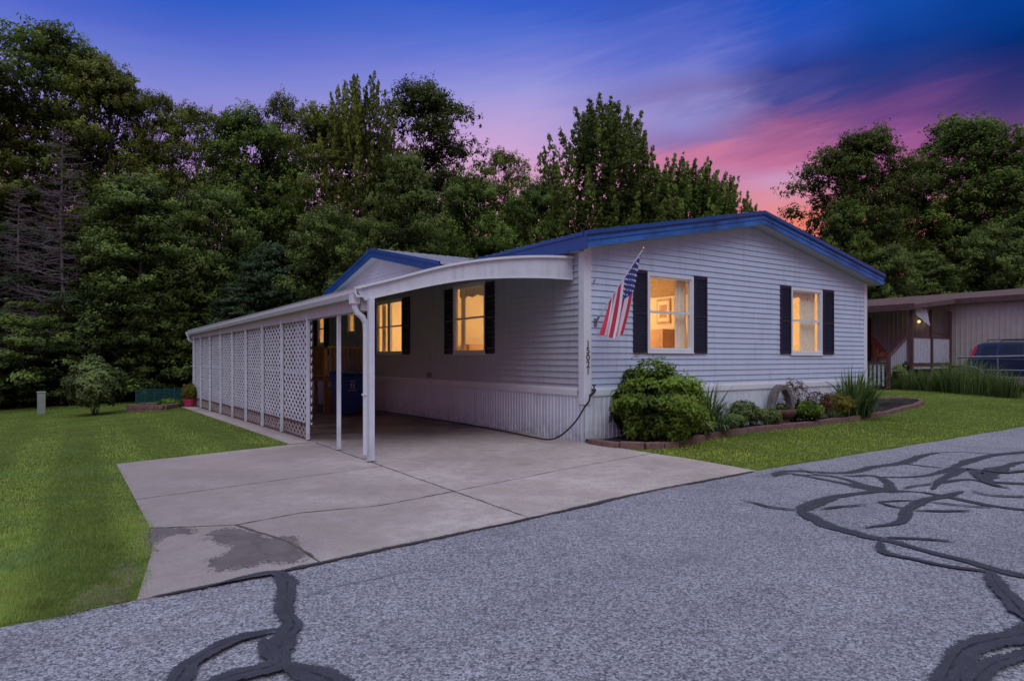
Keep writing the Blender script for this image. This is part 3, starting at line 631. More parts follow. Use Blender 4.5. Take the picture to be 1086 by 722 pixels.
# roof
def roof():
    Y0, Y1 = -.36, 19.3; XL, XR = -.22, 10.24; zl, zr = roof_top(XL), roof_top(XR)
    mb = MB()
    mb.hexa([(XL, Y0+.02, zl-.06), (RX, Y0+.02, RZ-.06), (RX, Y1, RZ-.06), (XL, Y1, zl-.06)], [(XL, Y0+.02, zl), (RX, Y0+.02, RZ), (RX, Y1, RZ), (XL, Y1, zl)])
    mb.hexa([(RX, Y0+.02, RZ-.06), (XR, Y0+.02, zr-.06), (XR, Y1, zr-.06), (RX, Y1, RZ-.06)], [(RX, Y0+.02, RZ), (XR, Y0+.02, zr), (XR, Y1, zr), (RX, Y1, RZ)])
    for y in np.arange(.1, Y1, .3):
        for sx, ex, sz, ez in ((XL-.015, RX, zl, RZ), (XR+.015, RX, zr, RZ)): mb.bar((sx, y, sz+.012), (ex, y, ez+.012), .035, .03)
    r = mb.build('roof', M['metal_roof'], house)
    # blue rake: roof-edge flashing over a fascia board
    def rake(y0, y1, dz0, dz1, mat, x0=XL, x1=XR, nm='fascia'):
        m = MB(); za, zb = roof_top(x0), roof_top(x1)
        m.hexa([(x0, y0, za+dz0), (RX, y0, RZ+dz0), (RX, y1, RZ+dz0), (x0, y1, za+dz0)], [(x0, y0, za+dz1), (RX, y0, RZ+dz1), (RX, y1, RZ+dz1), (x0, y1, za+dz1)])
        m.hexa([(RX, y0, RZ+dz0), (x1, y0, zb+dz0), (x1, y1, zb+dz0), (RX, y1, RZ+dz0)], [(RX, y0, RZ+dz1), (x1, y0, zb+dz1), (x1, y1, zb+dz1), (RX, y1, RZ+dz1)])
        m.build(nm, mat, house)
    rake(Y0, Y0+.03, -.27, -.055, M['blue2']); rake(Y0-.035, Y0+.08, -.05, .03, M['blue'], XL-.03, XR+.03, 'roof_edge_trim'); rake(Y0-.016, Y0-.001, -.075, -.052, M['blue'], XL, XR, 'roof_edge_trim')
    rake(Y0-.012, Y0-.001, -.16, -.148, M['blue'], XL, XR, 'roof_edge_trim')
    # eave fascias
    MB().box(XL-.03, XL-.002, Y0+.001, Y1, zl-.30, zl-.062).box(XL-.05, XL+.05, Y0+.09, Y1, zl-.058, zl+.01).build('fascia', M['blue'], house)
    MB().box(XR+.002, XR+.03, Y0+.001, Y1, zr-.27, zr-.06).box(XR-.05, XR+.045, Y0+.09, Y1, zr-.057, zr+.01).build('fascia', M['blue'], house)
    # soffits
    m = MB(); m.box(XL, .0, .0, Y1, zl-.29, zl-.28); m.box(10.0, XR, .0, Y1, zr-.255, zr-.245)
    for x0, x1 in ((XL, RX), (RX, XR)):
        a, b = roof_top(x0)-.265, roof_top(x1)-.265; m.hexa([(x0, Y0+.031, a), (x1, Y0+.031, b), (x1, .05, b), (x0, .05, a)], [(x0, Y0+.031, a+.01), (x1, Y0+.031, b+.01), (x1, .05, b+.01), (x0, .05, a+.01)])
    m.build('soffit', M['soffit'], house)
    # little cross gable over the carport side
    yc, ya, yb, za = 9.62, 5.2, 14.1, 4.93; sl = .212; X0 = -.32
    zt = lambda y: za-abs(y-yc)*sl
    ztri = lambda y, z: (X0+.26, y, z)
    m = MB(); z = 3.86
    while z < za-.2:
        z2 = min(z+CO, za-.14); h0 = (za-.12-z)/sl; h1 = (za-.12-z2)/sl
        m.quad((-.07, yc-h0, z), (-.07, yc+h0, z), (-.056, yc+h1, z2), (-.056, yc-h1, z2)); m.quad((-.05, yc-h0, z), (-.05, yc+h0, z), (-.07, yc+h0, z), (-.07, yc-h0, z)); z += CO
    dg = m.build('cross_gable', M['white'], house)
    m = MB(); m.hexa([(X0, ya, zt(ya)-.05), (4.9, ya, zt(ya)-.05), (4.9, yc, za-.05), (X0, yc, za-.05)], [(X0, ya, zt(ya)), (4.9, ya, zt(ya)), (4.9, yc, za), (X0, yc, za)])
    m.hexa([(X0, yc, za-.05), (4.9, yc, za-.05), (4.9, yb, zt(yb)-.05), (X0, yb, zt(yb)-.05)], [(X0, yc, za), (4.9, yc, za), (4.9, yb, zt(yb)), (X0, yb, zt(yb))])
    for x in np.arange(-.1, 4.8, .3):
        m.bar((x, ya, zt(ya)+.012), (x, yc, za+.012), .035, .03); m.bar((x, yb, zt(yb)+.012), (x, yc, za+.012), .035, .03)
    m.build('roof', M['metal_roof'], dg)
    m = MB()
    for y0, y1 in ((ya, yc), (yc, yb)):
        a, b = zt(y0), zt(y1)
        m.hexa([(X0-.03, y0, a-.26), (X0-.03, y1, b-.26), (X0-.002, y1, b-.26), (X0-.002, y0, a-.26)], [(X0-.03, y0, a-.08), (X0-.03, y1, b-.08), (X0-.002, y1, b-.08), (X0-.002, y0, a-.08)])
        m.hexa([(X0-.05, y0, a-.075), (X0-.05, y1, b-.075), (X0+.04, y1, b-.075), (X0+.04, y0, a-.075)], [(X0-.05, y0, a+.02), (X0-.05, y1, b+.02), (X0+.04, y1, b+.02), (X0+.04, y0, a+.02)])
    m.build('fascia', M['blue'], dg)
    m = MB()
    for y0, y1 in ((ya, yc), (yc, yb)):
        a, b = zt(y0)-.255, zt(y1)-.255; m.hexa([(X0-.001, y0, a), (X0-.001, y1, b), (-.05, y1, b), (-.05, y0, a)], [(X0-.001, y0, a+.01), (X0-.001, y1, b+.01), (-.05, y1, b+.01), (-.05, y0, a+.01)])
    m.build('soffit', M['white'], dg)
roof()
# outlet box on the side wall
MB().box(-.09, -.02, 6.2, 6.36, 1.08, 1.2).build('outlet_cover', M['chrome'], house, bevel=.01)
# small wire clip / cable stub beside the corner
MB().tube([(.24, -.03, 3.06), (.19, -.06, 3.03), (.17, -.05, 2.98)], .008, 6).build('cable_clip', M['black'], house)
# rooms behind the windows
def rooms():
    z0, z1 = 1.0, 3.5
    m = MB()
    mc = MB()
    def room(x0, x1, y0, y1, zc=3.5):
        m.quad((x0, y0, z0), (x1, y0, z0), (x1, y1, z0), (x0, y1, z0)); mc.quad((x0, y0, z1+.0), (x1, y0, zc), (x1, y1, zc), (x0, y1, z1+.0))
        m.quad((x1, y0, z0), (x1, y1, z0), (x1, y1, z1+.12), (x1, y0, z1+.12)); m.quad((x0, y1, z0), (x1, y1, z0), (x1, y1, z1+.12), (x0, y1, z1))
    room(.08, 4.2, .08, 5.9, 3.10); room(4.3, 9.9, .08, 4.2); room(.08, 4.0, 6.0, 11.2); room(.08, 4.0, 11.3, 18.9)
    mc.build('ceiling', M['ceil'], house)
    # partitions facing the rooms' near sides
    m.quad((4.3, .08, z0), (4.3, 4.2, z0), (4.3, 4.2, 3.6), (4.3, .08, 3.6)); m.quad((.08, 6.0, z0), (4.0, 6.0, z0), (4.0, 6.0, 3.6), (.08, 6.0, 3.6)); m.quad((.08, 11.3, z0), (4., 11.3, z0), (4., 11.3, 3.6), (.08, 11.3, 3.6))
    m.build('interior_wall', M['cream'], house)
    # inner faces of the outer walls so no light leaks
    def inner(mp, w, a, b):
        u0, u1, c, d = inset(w, .02); q = MB()
        for s, e, g, h in ((a, u0, z0, 3.5), (u1, b, z0, 3.5), (u0, u1, z0, c), (u0, u1, d, 3.5)): q.quad(mp(s, -.07, g), mp(e, -.07, g), mp(e, -.07, h), mp(s, -.07, h))
        q.build('interior_wall', M['cream'], house)
    inner(gm, W1, .08, 4.25); inner(gm, W2, 4.25, 9.9); inner(smp, S1, .08, 5.95); inner(smp, DW, 5.95, 11.25); inner(smp, N2, 14.4, 18.9); inner(smp, N1, 11.25, 14.4)
    # picture, dark cupboard, tall boards seen through the left gable window
    def pic(y, z, w, h):
        x = 4.2; MB().box(x-.03, x-.004, y, y+w, z, z+h).build('framed_picture', M['brown'], house); MB().box(x-.035, x-.0301, y+.04, y+w-.04, z+.05, z+h-.05).build('picture_mat', M['curtain'], house); MB().box(x-.04, x-.0351, y+.10, y+w-.10, z+.14, z+h-.14).build('picture_print', M['brown'], house)
    pic(1.70, 2.44, .44, .60); pic(1.42, 2.6, .16, .46)
    MB().box(.7, 1.7, 5.45, 5.85, 1.02, 1.95).build('cabinet', M['brown'], house)
    MB().box(3.7, 4.19, 1.5, 2.12, 1.02, 2.28).box(3.72, 4.19, 2.16, 3.2, 1.02, 2.18).build('cabinet', M['brown'], house)
    def curtain(mp, u0, u1, z0_, z1_, off=-.16, mat='curtain', n=None):
        q = MB(); n = n or int((u1-u0)/.018); P = []
        for i in range(n+1):
            u = u0+(u1-u0)*i/n; P.append((u, off+.022*math.sin(i*.95)+.01*math.sin(i*.37)))
        for (a, oa), (b, ob) in zip(P[:-1], P[1:]): q.quad(mp(a, oa, z0_), mp(b, ob, z0_), mp(b, ob, z1_), mp(a, oa, z1_))
        q.build('curtain', M[mat], house, smooth=True)
    curtain(gm, 2.62, 2.98, 1.6, 3.35); curtain(gm, 7.15, 7.8, 1.6, 3.35); curtain(gm, 6.5, 6.72, 1.6, 3.35, -.2)
    curtain(smp, 4.70, 4.95, 1.6, 3.38); curtain(smp, 9.65, 9.95, 1.6, 3.35); pass
    curtain(smp, 11.86, 12.6, 2.4, 3.3, -.2); curtain(smp, 15.1, 15.9, 2.0, 3.35, -.2)
    for mp_, w_ in ((smp, S1), (gm, W2)):
        q = MB(); u0, u1 = w_[0]+.1, w_[1]-.1; n = 40
        for i in range(n):
            a, b = u0+(u1-u0)*i/n, u0+(u1-u0)*(i+1)/n; oa, ob = -.13+.02*math.sin(i*1.3), -.13+.02*math.sin((i+1)*1.3); q.quad(mp_(a, oa, 3.08+.02*math.sin(i*.5)), mp_(b, ob, 3.08+.02*math.sin((i+1)*.5)), mp_(b, ob, 3.36), mp_(a, oa, 3.36))
        q.build('curtain', M['curtain'], house, smooth=True)
    # wicker chair back seen through the side window
    q = MB()
    for i in range(7): q.tube([(1.0, 4.0+.1*i, 1.0), (1.0, 4.0+.1*i, 1.98+.06*math.sin(i/6*PI))], .012, 6)
    q.tube([(1.0, 3.98+.1*i, 1.98+.06*math.sin(i/6*PI)) for i in range(7)], .02, 6); q.tube([(1.0, 3.98, 1.75), (1.0, 4.62, 1.75)], .02, 6); q.build('chair_back', M['curtain'], house)
    # sloping ceiling beam
    MB().bar((.3, 2.0, 3.36), (3.9, 5.6, 3.5), .12, .1).build('ceiling_beam', M['cream'], house)
    for (x, y, e) in ((2.2, 3.0, 62), (7.2, 2.2, 60), (2.0, 8.6, 60), (1.6, 15.2, 50), (1.3, 12.2, 30)):
        l = D.lights.new('room_lamp', 'POINT'); l.energy = e*LAMP; l.color = (1, .67, .36); l.shadow_soft_size = .15
        o = D.objects.new('room_lamp', l); COL.objects.link(o); o.parent = house; o.location = Vector((x, y, 2.75))-wloc(house)
LAMP = 2.7
rooms()

# ------------------------------------------------------------------ flag
def flag():
    p0 = Vector((.24, -.03, 2.26)); tip = Vector((.40, -1.12, 3.50))
    root = thing('flag', 'US flag drooping from an angled pole on the gable wall left of the lit window', 'flag', p0)
    MB().tube([p0, tip], .012, 8).build('pole', M['white'], root)
    MB().lathe((tip.x, tip.y, tip.z), [(.004, -.03), (.02, -.02), (.024, 0), (.016, .022), (.004, .035)], 12).build('finial', M['gold'], root, smooth=True)
    MB().box(p0.x-.03, p0.x+.03, -.05, -.017, p0.z-.07, p0.z+.07).tube([p0+Vector((0, -.015, 0)), p0.lerp(tip, .09)], .02, 8).build('bracket', M['chrome'], root)
    nu, nv = 78, 60; m = MB(); V = []
    d = tip-p0; ur = tip-d*.03; ul = tip-d*.70          # hoist corners along the pole
    br = Vector((.22, -.80, 2.06)); bl = Vector((-.07, -.62, 2.02))
    for j in range(nv+1):
        v = j/nv
        for i in range(nu+1):
            u = i/nu; top = ur.lerp(ul, u); bot = br.lerp(bl, u)
            k = min(1, v*1.05)**.9; p = top.lerp(bot, k)
            amp = .012+.035*math.sin(min(1, v*1.2)*PI*.5)
            p += Vector((math.sin(u*PI*5+.5)*amp*.35, math.cos(u*PI*5+.5)*amp*1.3, 0))
            p.x += .05*math.sin(v*PI)*(1-u)*.8; p.z -= .10*math.sin(u*PI)*v
            if u > .84: w_ = (u-.84)/.16; p += Vector((-.16, .02, -.03))*w_*v
            V.append(tuple(p))
    m.v = V; n = nu+1
    for j in range(nv):
        for i in range(nu):
            u = (i+.5)/nu; v = (j+.5)/nv; st = int(u*13); c = 0 if st % 2 == 0 else 1
            if u < 7/13 and v < .40: c = 2
            m.f.append((j*n+i, j*n+i+1, (j+1)*n+i+1, (j+1)*n+i)); m.m.append(c)
    V3 = [Vector(v) for v in V]; st = m
    def surf(u, v):
        x = u*nu; y = v*nv; i = min(int(x), nu-1); j = min(int(y), nv-1); a = x-i; b = y-j
        return V3[j*n+i]*(1-a)*(1-b)+V3[j*n+i+1]*a*(1-b)+V3[(j+1)*n+i]*(1-a)*b+V3[(j+1)*n+i+1]*a*b
    st.mi = 1
    for r in range(9):
        for c in range(6 if r % 2 == 0 else 5):
            u = (r+1)/10*7/13; v = ((c+.5)/6 if r % 2 == 0 else (c+1)/6)*.40
            o = surf(u, v); eu = (surf(u+.01, v)-o); ev = (surf(u, v+.01)-o); nn = eu.cross(ev).normalized(); eu.normalize(); ev = nn.cross(eu)
            for s_ in (-1, 1):
                pts = [o+nn*s_*.006+(eu*math.cos(k*PI/5)+ev*math.sin(k*PI/5))*(.023 if k % 2 == 0 else .010) for k in range(10)]
                st.quad(*pts)
    m.build('cloth', [M_flag[0], M_flag[1], M_flag[2]], root, smooth=True)
M_flag = [simple('flag_red', (.42, .02, .045), .8, .1, 6), simple('flag_white', (.62, .55, .60), .8, .05, 6), simple('flag_blue', (.02, .035, .19), .8, .1, 6)]
flag()

# hose and tap at the corner
def hose():
    p = [(-.02, -.25, .92), (.0, -.2, .80), (-.06, -.14, .68), (-.2, -.05, .42), (-.4, .1, .18), (-.55, .35, .075), (-.50, .9, .055), (-.42, 1.6, .05), (-.36, 2.6, .05), (-.3, 4.0, .045), (-.28, 6, .03), (-.24, 8.5, 0), (-.22, 11, -.04)]
    p = [(x-.06 if i < 5 else x, y, z) for i, (x, y, z) in enumerate(p)]
    P = []
    for i in range(len(p)-1):
        q = [np.array(p[min(max(i+k, 0), len(p)-1)]) for k in (-1, 0, 1, 2)]
        for s in range(8):
            u = s/8; P.append(.5*((2*q[1])+(-q[0]+q[2])*u+(2*q[0]-5*q[1]+4*q[2]-q[3])*u*u+(-q[0]+3*q[1]-3*q[2]+q[3])*u**3))
    P.append(np.array(p[-1]))
    r = thing('garden_hose', 'black garden hose running from the corner tap along the foot of the white skirting', 'hose', (-.05, -.1, .0))
    MB().tube(P, .016, 8).build('hose', M['black'], r, smooth=True)
    MB().tube([(.18, -.03, .99), (.16, -.12, .99), (.05, -.2, .95), (-.08, -.25, .90)], .024, 8).tube([(.15, -.1, 1.0), (.15, -.1, 1.07)], .012, 6).lathe((.15, -.1, 1.07), [(.03, 0), (.035, .01), (.03, .02)], 10).build('tap', M['black'], r)
hose()

# ------------------------------------------------------------------ carport
TOPC = [(-4.30, 2.665), (-3.9, 2.78), (-3.5, 2.90), (-3.0, 3.06), (-2.55, 3.18), (-1.91, 3.31), (-1.22, 3.41), (-.6, 3.47), (-.03, 3.50)]
BOTC = [(-4.16, 2.48), (-3.9, 2.555), (-3.45, 2.67), (-2.86, 2.82), (-2.24, 2.94), (-1.56, 3.01), (-.85, 3.06), (-.5, 3.075), (-.03, 3.08)]
def dens(pts, n=60):
    x = np.array([p[0] for p in pts]); z = np.array([p[1] for p in pts]); xs = np.linspace(x[0], x[-1], n)
    zz = np.interp(xs, x, z); k = np.ones(9)/9; zp = np.concatenate([zz[0]-(zz[1]-zz[0])*np.arange(4, 0, -1), zz, zz[-1]+(zz[-1]-zz[-2])*np.arange(1, 5)]); return xs, np.convolve(zp, k, 'valid')
def carport():
    r = thing('carport', 'white carport with bowed front beam attached along the side of the home', 'carport', (-2.1, 9, 0))
    tx, tzz = dens(TOPC); bx_, bz = dens(BOTC); YF = .30; Y1 = 18.3
    m = MB()
    for i in range(59):
        m.hexa([(tx[i], YF+.06, tzz[i]-.04), (tx[i+1], YF+.06, tzz[i+1]-.04), (tx[i+1], Y1, tzz[i+1]-.04), (tx[i], Y1, tzz[i]-.04)], [(tx[i], YF+.06, tzz[i]-.005), (tx[i+1], YF+.06, tzz[i+1]-.005), (tx[i+1], Y1, tzz[i+1]-.005), (tx[i], Y1, tzz[i]-.005)])
    m.build('roof_panel', M['soffit'], r)
    m = MB()
    for i in range(59):
        ya = YF-.03*0; m.hexa([(bx_[i], ya, bz[i]), (bx_[i+1], ya, bz[i+1]), (bx_[i+1], ya+.05, bz[i+1]), (bx_[i], ya+.05, bz[i])], [(tx[i], ya, tzz[i]-.03), (tx[i+1], ya, tzz[i+1]-.03), (tx[i+1], ya+.05, tzz[i+1]-.03), (tx[i], ya+.05, tzz[i]-.03)])
    m.build('front_beam', M['whitep'], r)
    m = MB(); m4 = MB()
    for i in range(59):
        m.hexa([(tx[i], YF-.05, tzz[i]-.029), (tx[i+1], YF-.05, tzz[i+1]-.029), (tx[i+1], YF+.06, tzz[i+1]-.029), (tx[i], YF+.06, tzz[i]-.029)], [(tx[i], YF-.05, tzz[i]+.012), (tx[i+1], YF-.05, tzz[i+1]+.012), (tx[i+1], YF+.06, tzz[i+1]+.012), (tx[i], YF+.06, tzz[i]+.012)])
        m4.hexa([(bx_[i], YF-.012, bz[i]-.012), (bx_[i+1], YF-.012, bz[i+1]-.012), (bx_[i+1], YF+.06, bz[i+1]-.012), (bx_[i], YF+.06, bz[i]-.012)], [(bx_[i], YF-.012, bz[i]+.02), (bx_[i+1], YF-.012, bz[i+1]+.02), (bx_[i+1], YF+.049, bz[i+1]+.02), (bx_[i], YF+.049, bz[i]+.02)])
    m.build('beam_lip', M['white'], r); m4.build('beam_lip', M['white'], r)
    # gutter with a rolled lip, side beam
    g = MB(); pr = [(-4.20, 2.52), (-4.31, 2.51), (-4.345, 2.58), (-4.345, 2.64), (-4.36, 2.655), (-4.33, 2.665), (-4.33, 2.60), (-4.30, 2.535), (-4.20, 2.545)]
    g.hexa([(x, .22, z) for x, z in pr][::-1], [(x, 18.5, z-.05) for x, z in pr][::-1])
    g.build('gutter', M['white'], r)
    g = MB(); g.box(-4.199, -4.02, .36, 18.3, 2.32, 2.6); g.build('side_beam', M['soffit'], r)
    def post(x, y, w=.075, top=2.32, name='post', b=.03):
        z = float(tz(x, y)); q = MB(); q.box(x-w/2, x+w/2, y-w/2, y+w/2, z+b+.006, top).box(x-w/2-.03, x+w/2+.03, y-w/2-.01, y+w/2+.01, z+b, z+b+.006); return q.build(name, M['whitep'], r, bevel=.005)
    post(-4.13, .12, .085, 2.5); post(-4.12, 1.6, .06); post(-4.13, 18.0, .06)
    def dsp(y, py):   # downspout with an offset elbow
        q = MB(); zb = float(tz(-4.1, y))
        q.box(-4.35, -4.22, y-.07, y+.07, 2.42, 2.56)
        q.tube([(-4.28, y, 2.46), (-4.28, y, 2.34), (-4.25, y, 2.27), (-4.15, y-.02*0, 2.22), (-4.08, y, 2.16), (-4.06, y, 2.06), (-4.06, y, 1.2), (-4.06, y, zb+.22), (-4.08, y-.0, zb+.12), (-4.16, y, zb+.07)] if py else
               [(-4.28, y, 2.46), (-4.28, y, 2.36), (-4.24, y, 2.28), (-4.16, y, 2.22), (-4.11, y, 2.14), (-4.10, y, 2.0), (-4.10, y, zb+.08)], .047, 10)
        for z in (1.0,): q.box(-4.152, -4.048, y-.052, y+.052, z, z+.03) if not py else None
        return q.build('downspout', M['white'], r, smooth=False)
    dsp(.40, 0); dsp(18.15, 1)
carport()
def lattice():
    r = thing('lattice_screen', 'long white lattice privacy screen filling the outer side of the carport', 'lattice screen', (-4.13, 10, 0))
    ys = [3.21, 5.1, 6.85, 8.65, 10.4, 12.2, 14.1, 16.0, 17.6]
    for i, y in enumerate(ys):
        z = float(tz(-4.13, y)); MB().box(-4.20, -4.145, y-.04, y+.04, z+.03, 2.40).build('post', M['whitep'], r, bevel=.004)
    SW, HD, VD = .027, .25, .155   # half strip width, pitches
    for y0, y1 in zip(ys[:-1], ys[1:]):
        zb = float(tz(-4.13, (y0+y1)/2)); zt_ = 2.36; zl = zb+.33
        for (za, zc, mt, nm) in ((zl, zt_, 'lattice', 'lattice_panel'), (zb+.05, zl-.02, 'lattice_low', 'lower_lattice_panel')):
            m = MB(); W = y1-y0; H = zc-za; sl = VD/HD; ext = (.10 if y0 == ys[0] and nm == 'lattice_panel' else 0)
            for sgn, x in ((1, -4.125), (-1, -4.117)):
                ln = math.hypot(HD, VD); hw = SW*ln/VD   # half width measured along y
                c = -H/sl-HD
                while c < W+H/sl+HD:
                    # strip centre line: y = c + t/sl (sgn 1) ; clip against the panel
                    def yc(z): return (c+z/sl) if sgn > 0 else (W-c-z/sl)
                    n = 1; poly = [(yc(0)-hw, 0), (yc(0)+hw, 0), (yc(H)+hw, H), (yc(H)-hw, H)]
                    poly = clip_poly(poly, 0-ext, W)
                    if len(poly) >= 3:
                        lo = [(x, y0+a, za+b) for a, b in poly]; hi = [(x-.006, y0+a, za+b) for a, b in poly]; m.hexa(hi, lo)
                    c += HD
            m.build(nm, M[mt], r)
        MB().box(-4.145, -4.129, y0+.04, y1-.04, zl-.03, zl-.004).build('rail', M['nbrown'], r); MB().box(-4.145, -4.129, y0+.04, y1-.04, zb+.03, zb+.05).build('rail', M['nbrown'], r)
        MB().box(-4.111, -4.09, y0, y1, 1.28, 1.34).build('rail', M['whitep'], r); MB().box(-4.111, -4.09, y0, y1, 2.34, 2.40).build('rail', M['whitep'], r)
def clip_poly(p, a, b):
    for lim, s in ((a, 1), (b, -1)):
        out = []
        for i in range(len(p)):
            q, w = p[i], p[(i+1) % len(p)]; qi = s*(q[0]-lim) >= 0; wi = s*(w[0]-lim) >= 0
            if qi: out.append(q)
            if qi != wi: t = (lim-q[0])/(w[0]-q[0]); out.append((lim, q[1]+(w[1]-q[1])*t))
        p = out
        if not p: return p
    return p
lattice()

# wheeled bin
def bin_():
    z = float(tz(-1.2, 9.6))+.03; c = (-1.15, 9.4, z); r = thing('recycling_bin', 'blue wheeled recycling bin with white emblem under the carport', 'bin', c)
    def ring(w, d, zz, dx=0): return [(c[0]-w/2+dx, c[1]-d/2, z+zz), (c[0]+w/2+dx, c[1]-d/2, z+zz), (c[0]+w/2+dx, c[1]+d/2, z+zz), (c[0]-w/2+dx, c[1]+d/2, z+zz)]
    MB().hexa(ring(.66, .62, .04), ring(.84, .78, 1.14)).hexa(ring(.90, .84, 1.141), ring(.92, .86, 1.20)).build('body', M['binblue'], r, bevel=.03)
    MB().hexa(ring(.94, .90, 1.203), ring(.80, .76, 1.27)).build('lid', M['binblue'], r, bevel=.025)
    for s in (-1, 1): MB().tube([(c[0]+.25, c[1]+s*.28, z+.13), (c[0]+.25, c[1]+s*.34, z+.13)], .13, 18).build('wheel', M['black'], r)
    MB().tube([(c[0]+.5, c[1]-.3, z+1.16), (c[0]+.5, c[1]+.3, z+1.16)], .018, 8).build('handle', M['binblue'], r)
    # emblem: chasing-arrows-like block over a line of small lettering on the face toward the drive
    m = MB(); f = lambda a, b: (c[0]+a, c[1]-.31-(.08)*(b-.04)/1.1-.006, z+b)
    for a0, a1, b0, b1 in ((-.10, .10, .98, 1.0), (-.05, .05, .92, .94), (-.06, -.03, .82, .91), (.03, .06, .82, .91), (-.03, .03, .85, .87), (-.07, .07, .78, .80)): m.quad(f(a0, b0), f(a1, b0), f(a1, b1), f(a0, b1))
    for k in range(9): m.quad(f(-.13+.03*k, .70), f(-.112+.03*k, .70), f(-.112+.03*k, .735), f(-.13+.03*k, .735))
    m.build('emblem', M['nwhite'], r)
bin_()
def steps():
    zf = float(tz(-1, 12.5))+.03
    r = thing('wooden_steps', 'wooden entry landing with steps and railings behind the blue bin', 'steps', (-.9, 12.5, zf))
    MB().box(-1.5, -.05, 10.5, 14.4, .86, .92).build('deck', M['wood'], r)
    m = MB()
    for y in (10.6, 12.4, 14.3): m.box(-1.5, -1.4, y-.05, y+.05, zf, 1.95)
    m.box(-1.5, -1.4, 11.5, 11.6, zf, 1.95); m.build('post', M['wood'], r)
    for i in range(4): MB().box(-1.5-.28*(i+1), -1.5-.28*i, 12.5, 14.2, zf+.02, .72-.19*i).build('step', M['wood'], r)
    m = MB(); m.box(-1.49, -1.41, 10.5, 12.4, 1.9, 1.96).box(-1.5, -.1, 10.5, 10.57, 1.9, 1.96).box(-1.49, -1.41, 10.5, 12.4, 1.0, 1.05)
    for y in np.arange(10.7, 12.4, .14): m.box(-1.47, -1.43, y, y+.04, 1.05, 1.9)
    for x in np.arange(-1.35, -.15, .14): m.box(x, x+.04, 10.52, 10.56, .93, 1.9)
    m.build('railing', M['wood'], r)
    m = MB()
    for k in range(5): m.box(-1.5, -.06, 10.515, 10.54, zf+.02+.16*k, zf+.16+.16*k)
    m.build('skirt_board', M['wood'], r)
steps()

# ------------------------------------------------------------------ vegetation tools
def quads(C, N, L, W, rng, roll=None, fold=0.0):
    """leaf rhombs: centre C, normal N, length L, width W"""
    n = len(C); N = N/(np.linalg.norm(N, axis=1, keepdims=True)+1e-9)
    r = rng.normal(size=(n, 3)); A = r-N*np.sum(r*N, 1, keepdims=True); A /= (np.linalg.norm(A, axis=1, keepdims=True)+1e-9)
    B = np.cross(N, A); L = np.asarray(L).reshape(-1, 1); W = np.asarray(W).reshape(-1, 1)
    V = np.stack([C-A*L*.5, C+B*W*.5-A*L*.05, C+A*L*.5, C-B*W*.5-A*L*.05], 1).reshape(-1, 3)
    F = np.arange(n*4).reshape(n, 4); return V, F
def unit(n, rng):
    v = rng.normal(size=(n, 3)); return v/np.linalg.norm(v, axis=1, keepdims=True)
def limb(mb, p, q, r0, r1, rng, n=5, sag=.0, k=6):
    p = np.array(p, float); q = np.array(q, float); L = np.linalg.norm(q-p); pts = []
    for i in range(n+1):
        t = i/n; x = p+(q-p)*t; x = x+rng.normal(size=3)*L*.035*math.sin(t*PI); x[2] += sag*L*math.sin(t*PI); pts.append(x)
    mb.tube(pts, [r0+(r1-r0)*i/n for i in range(n+1)], k, cap=False)
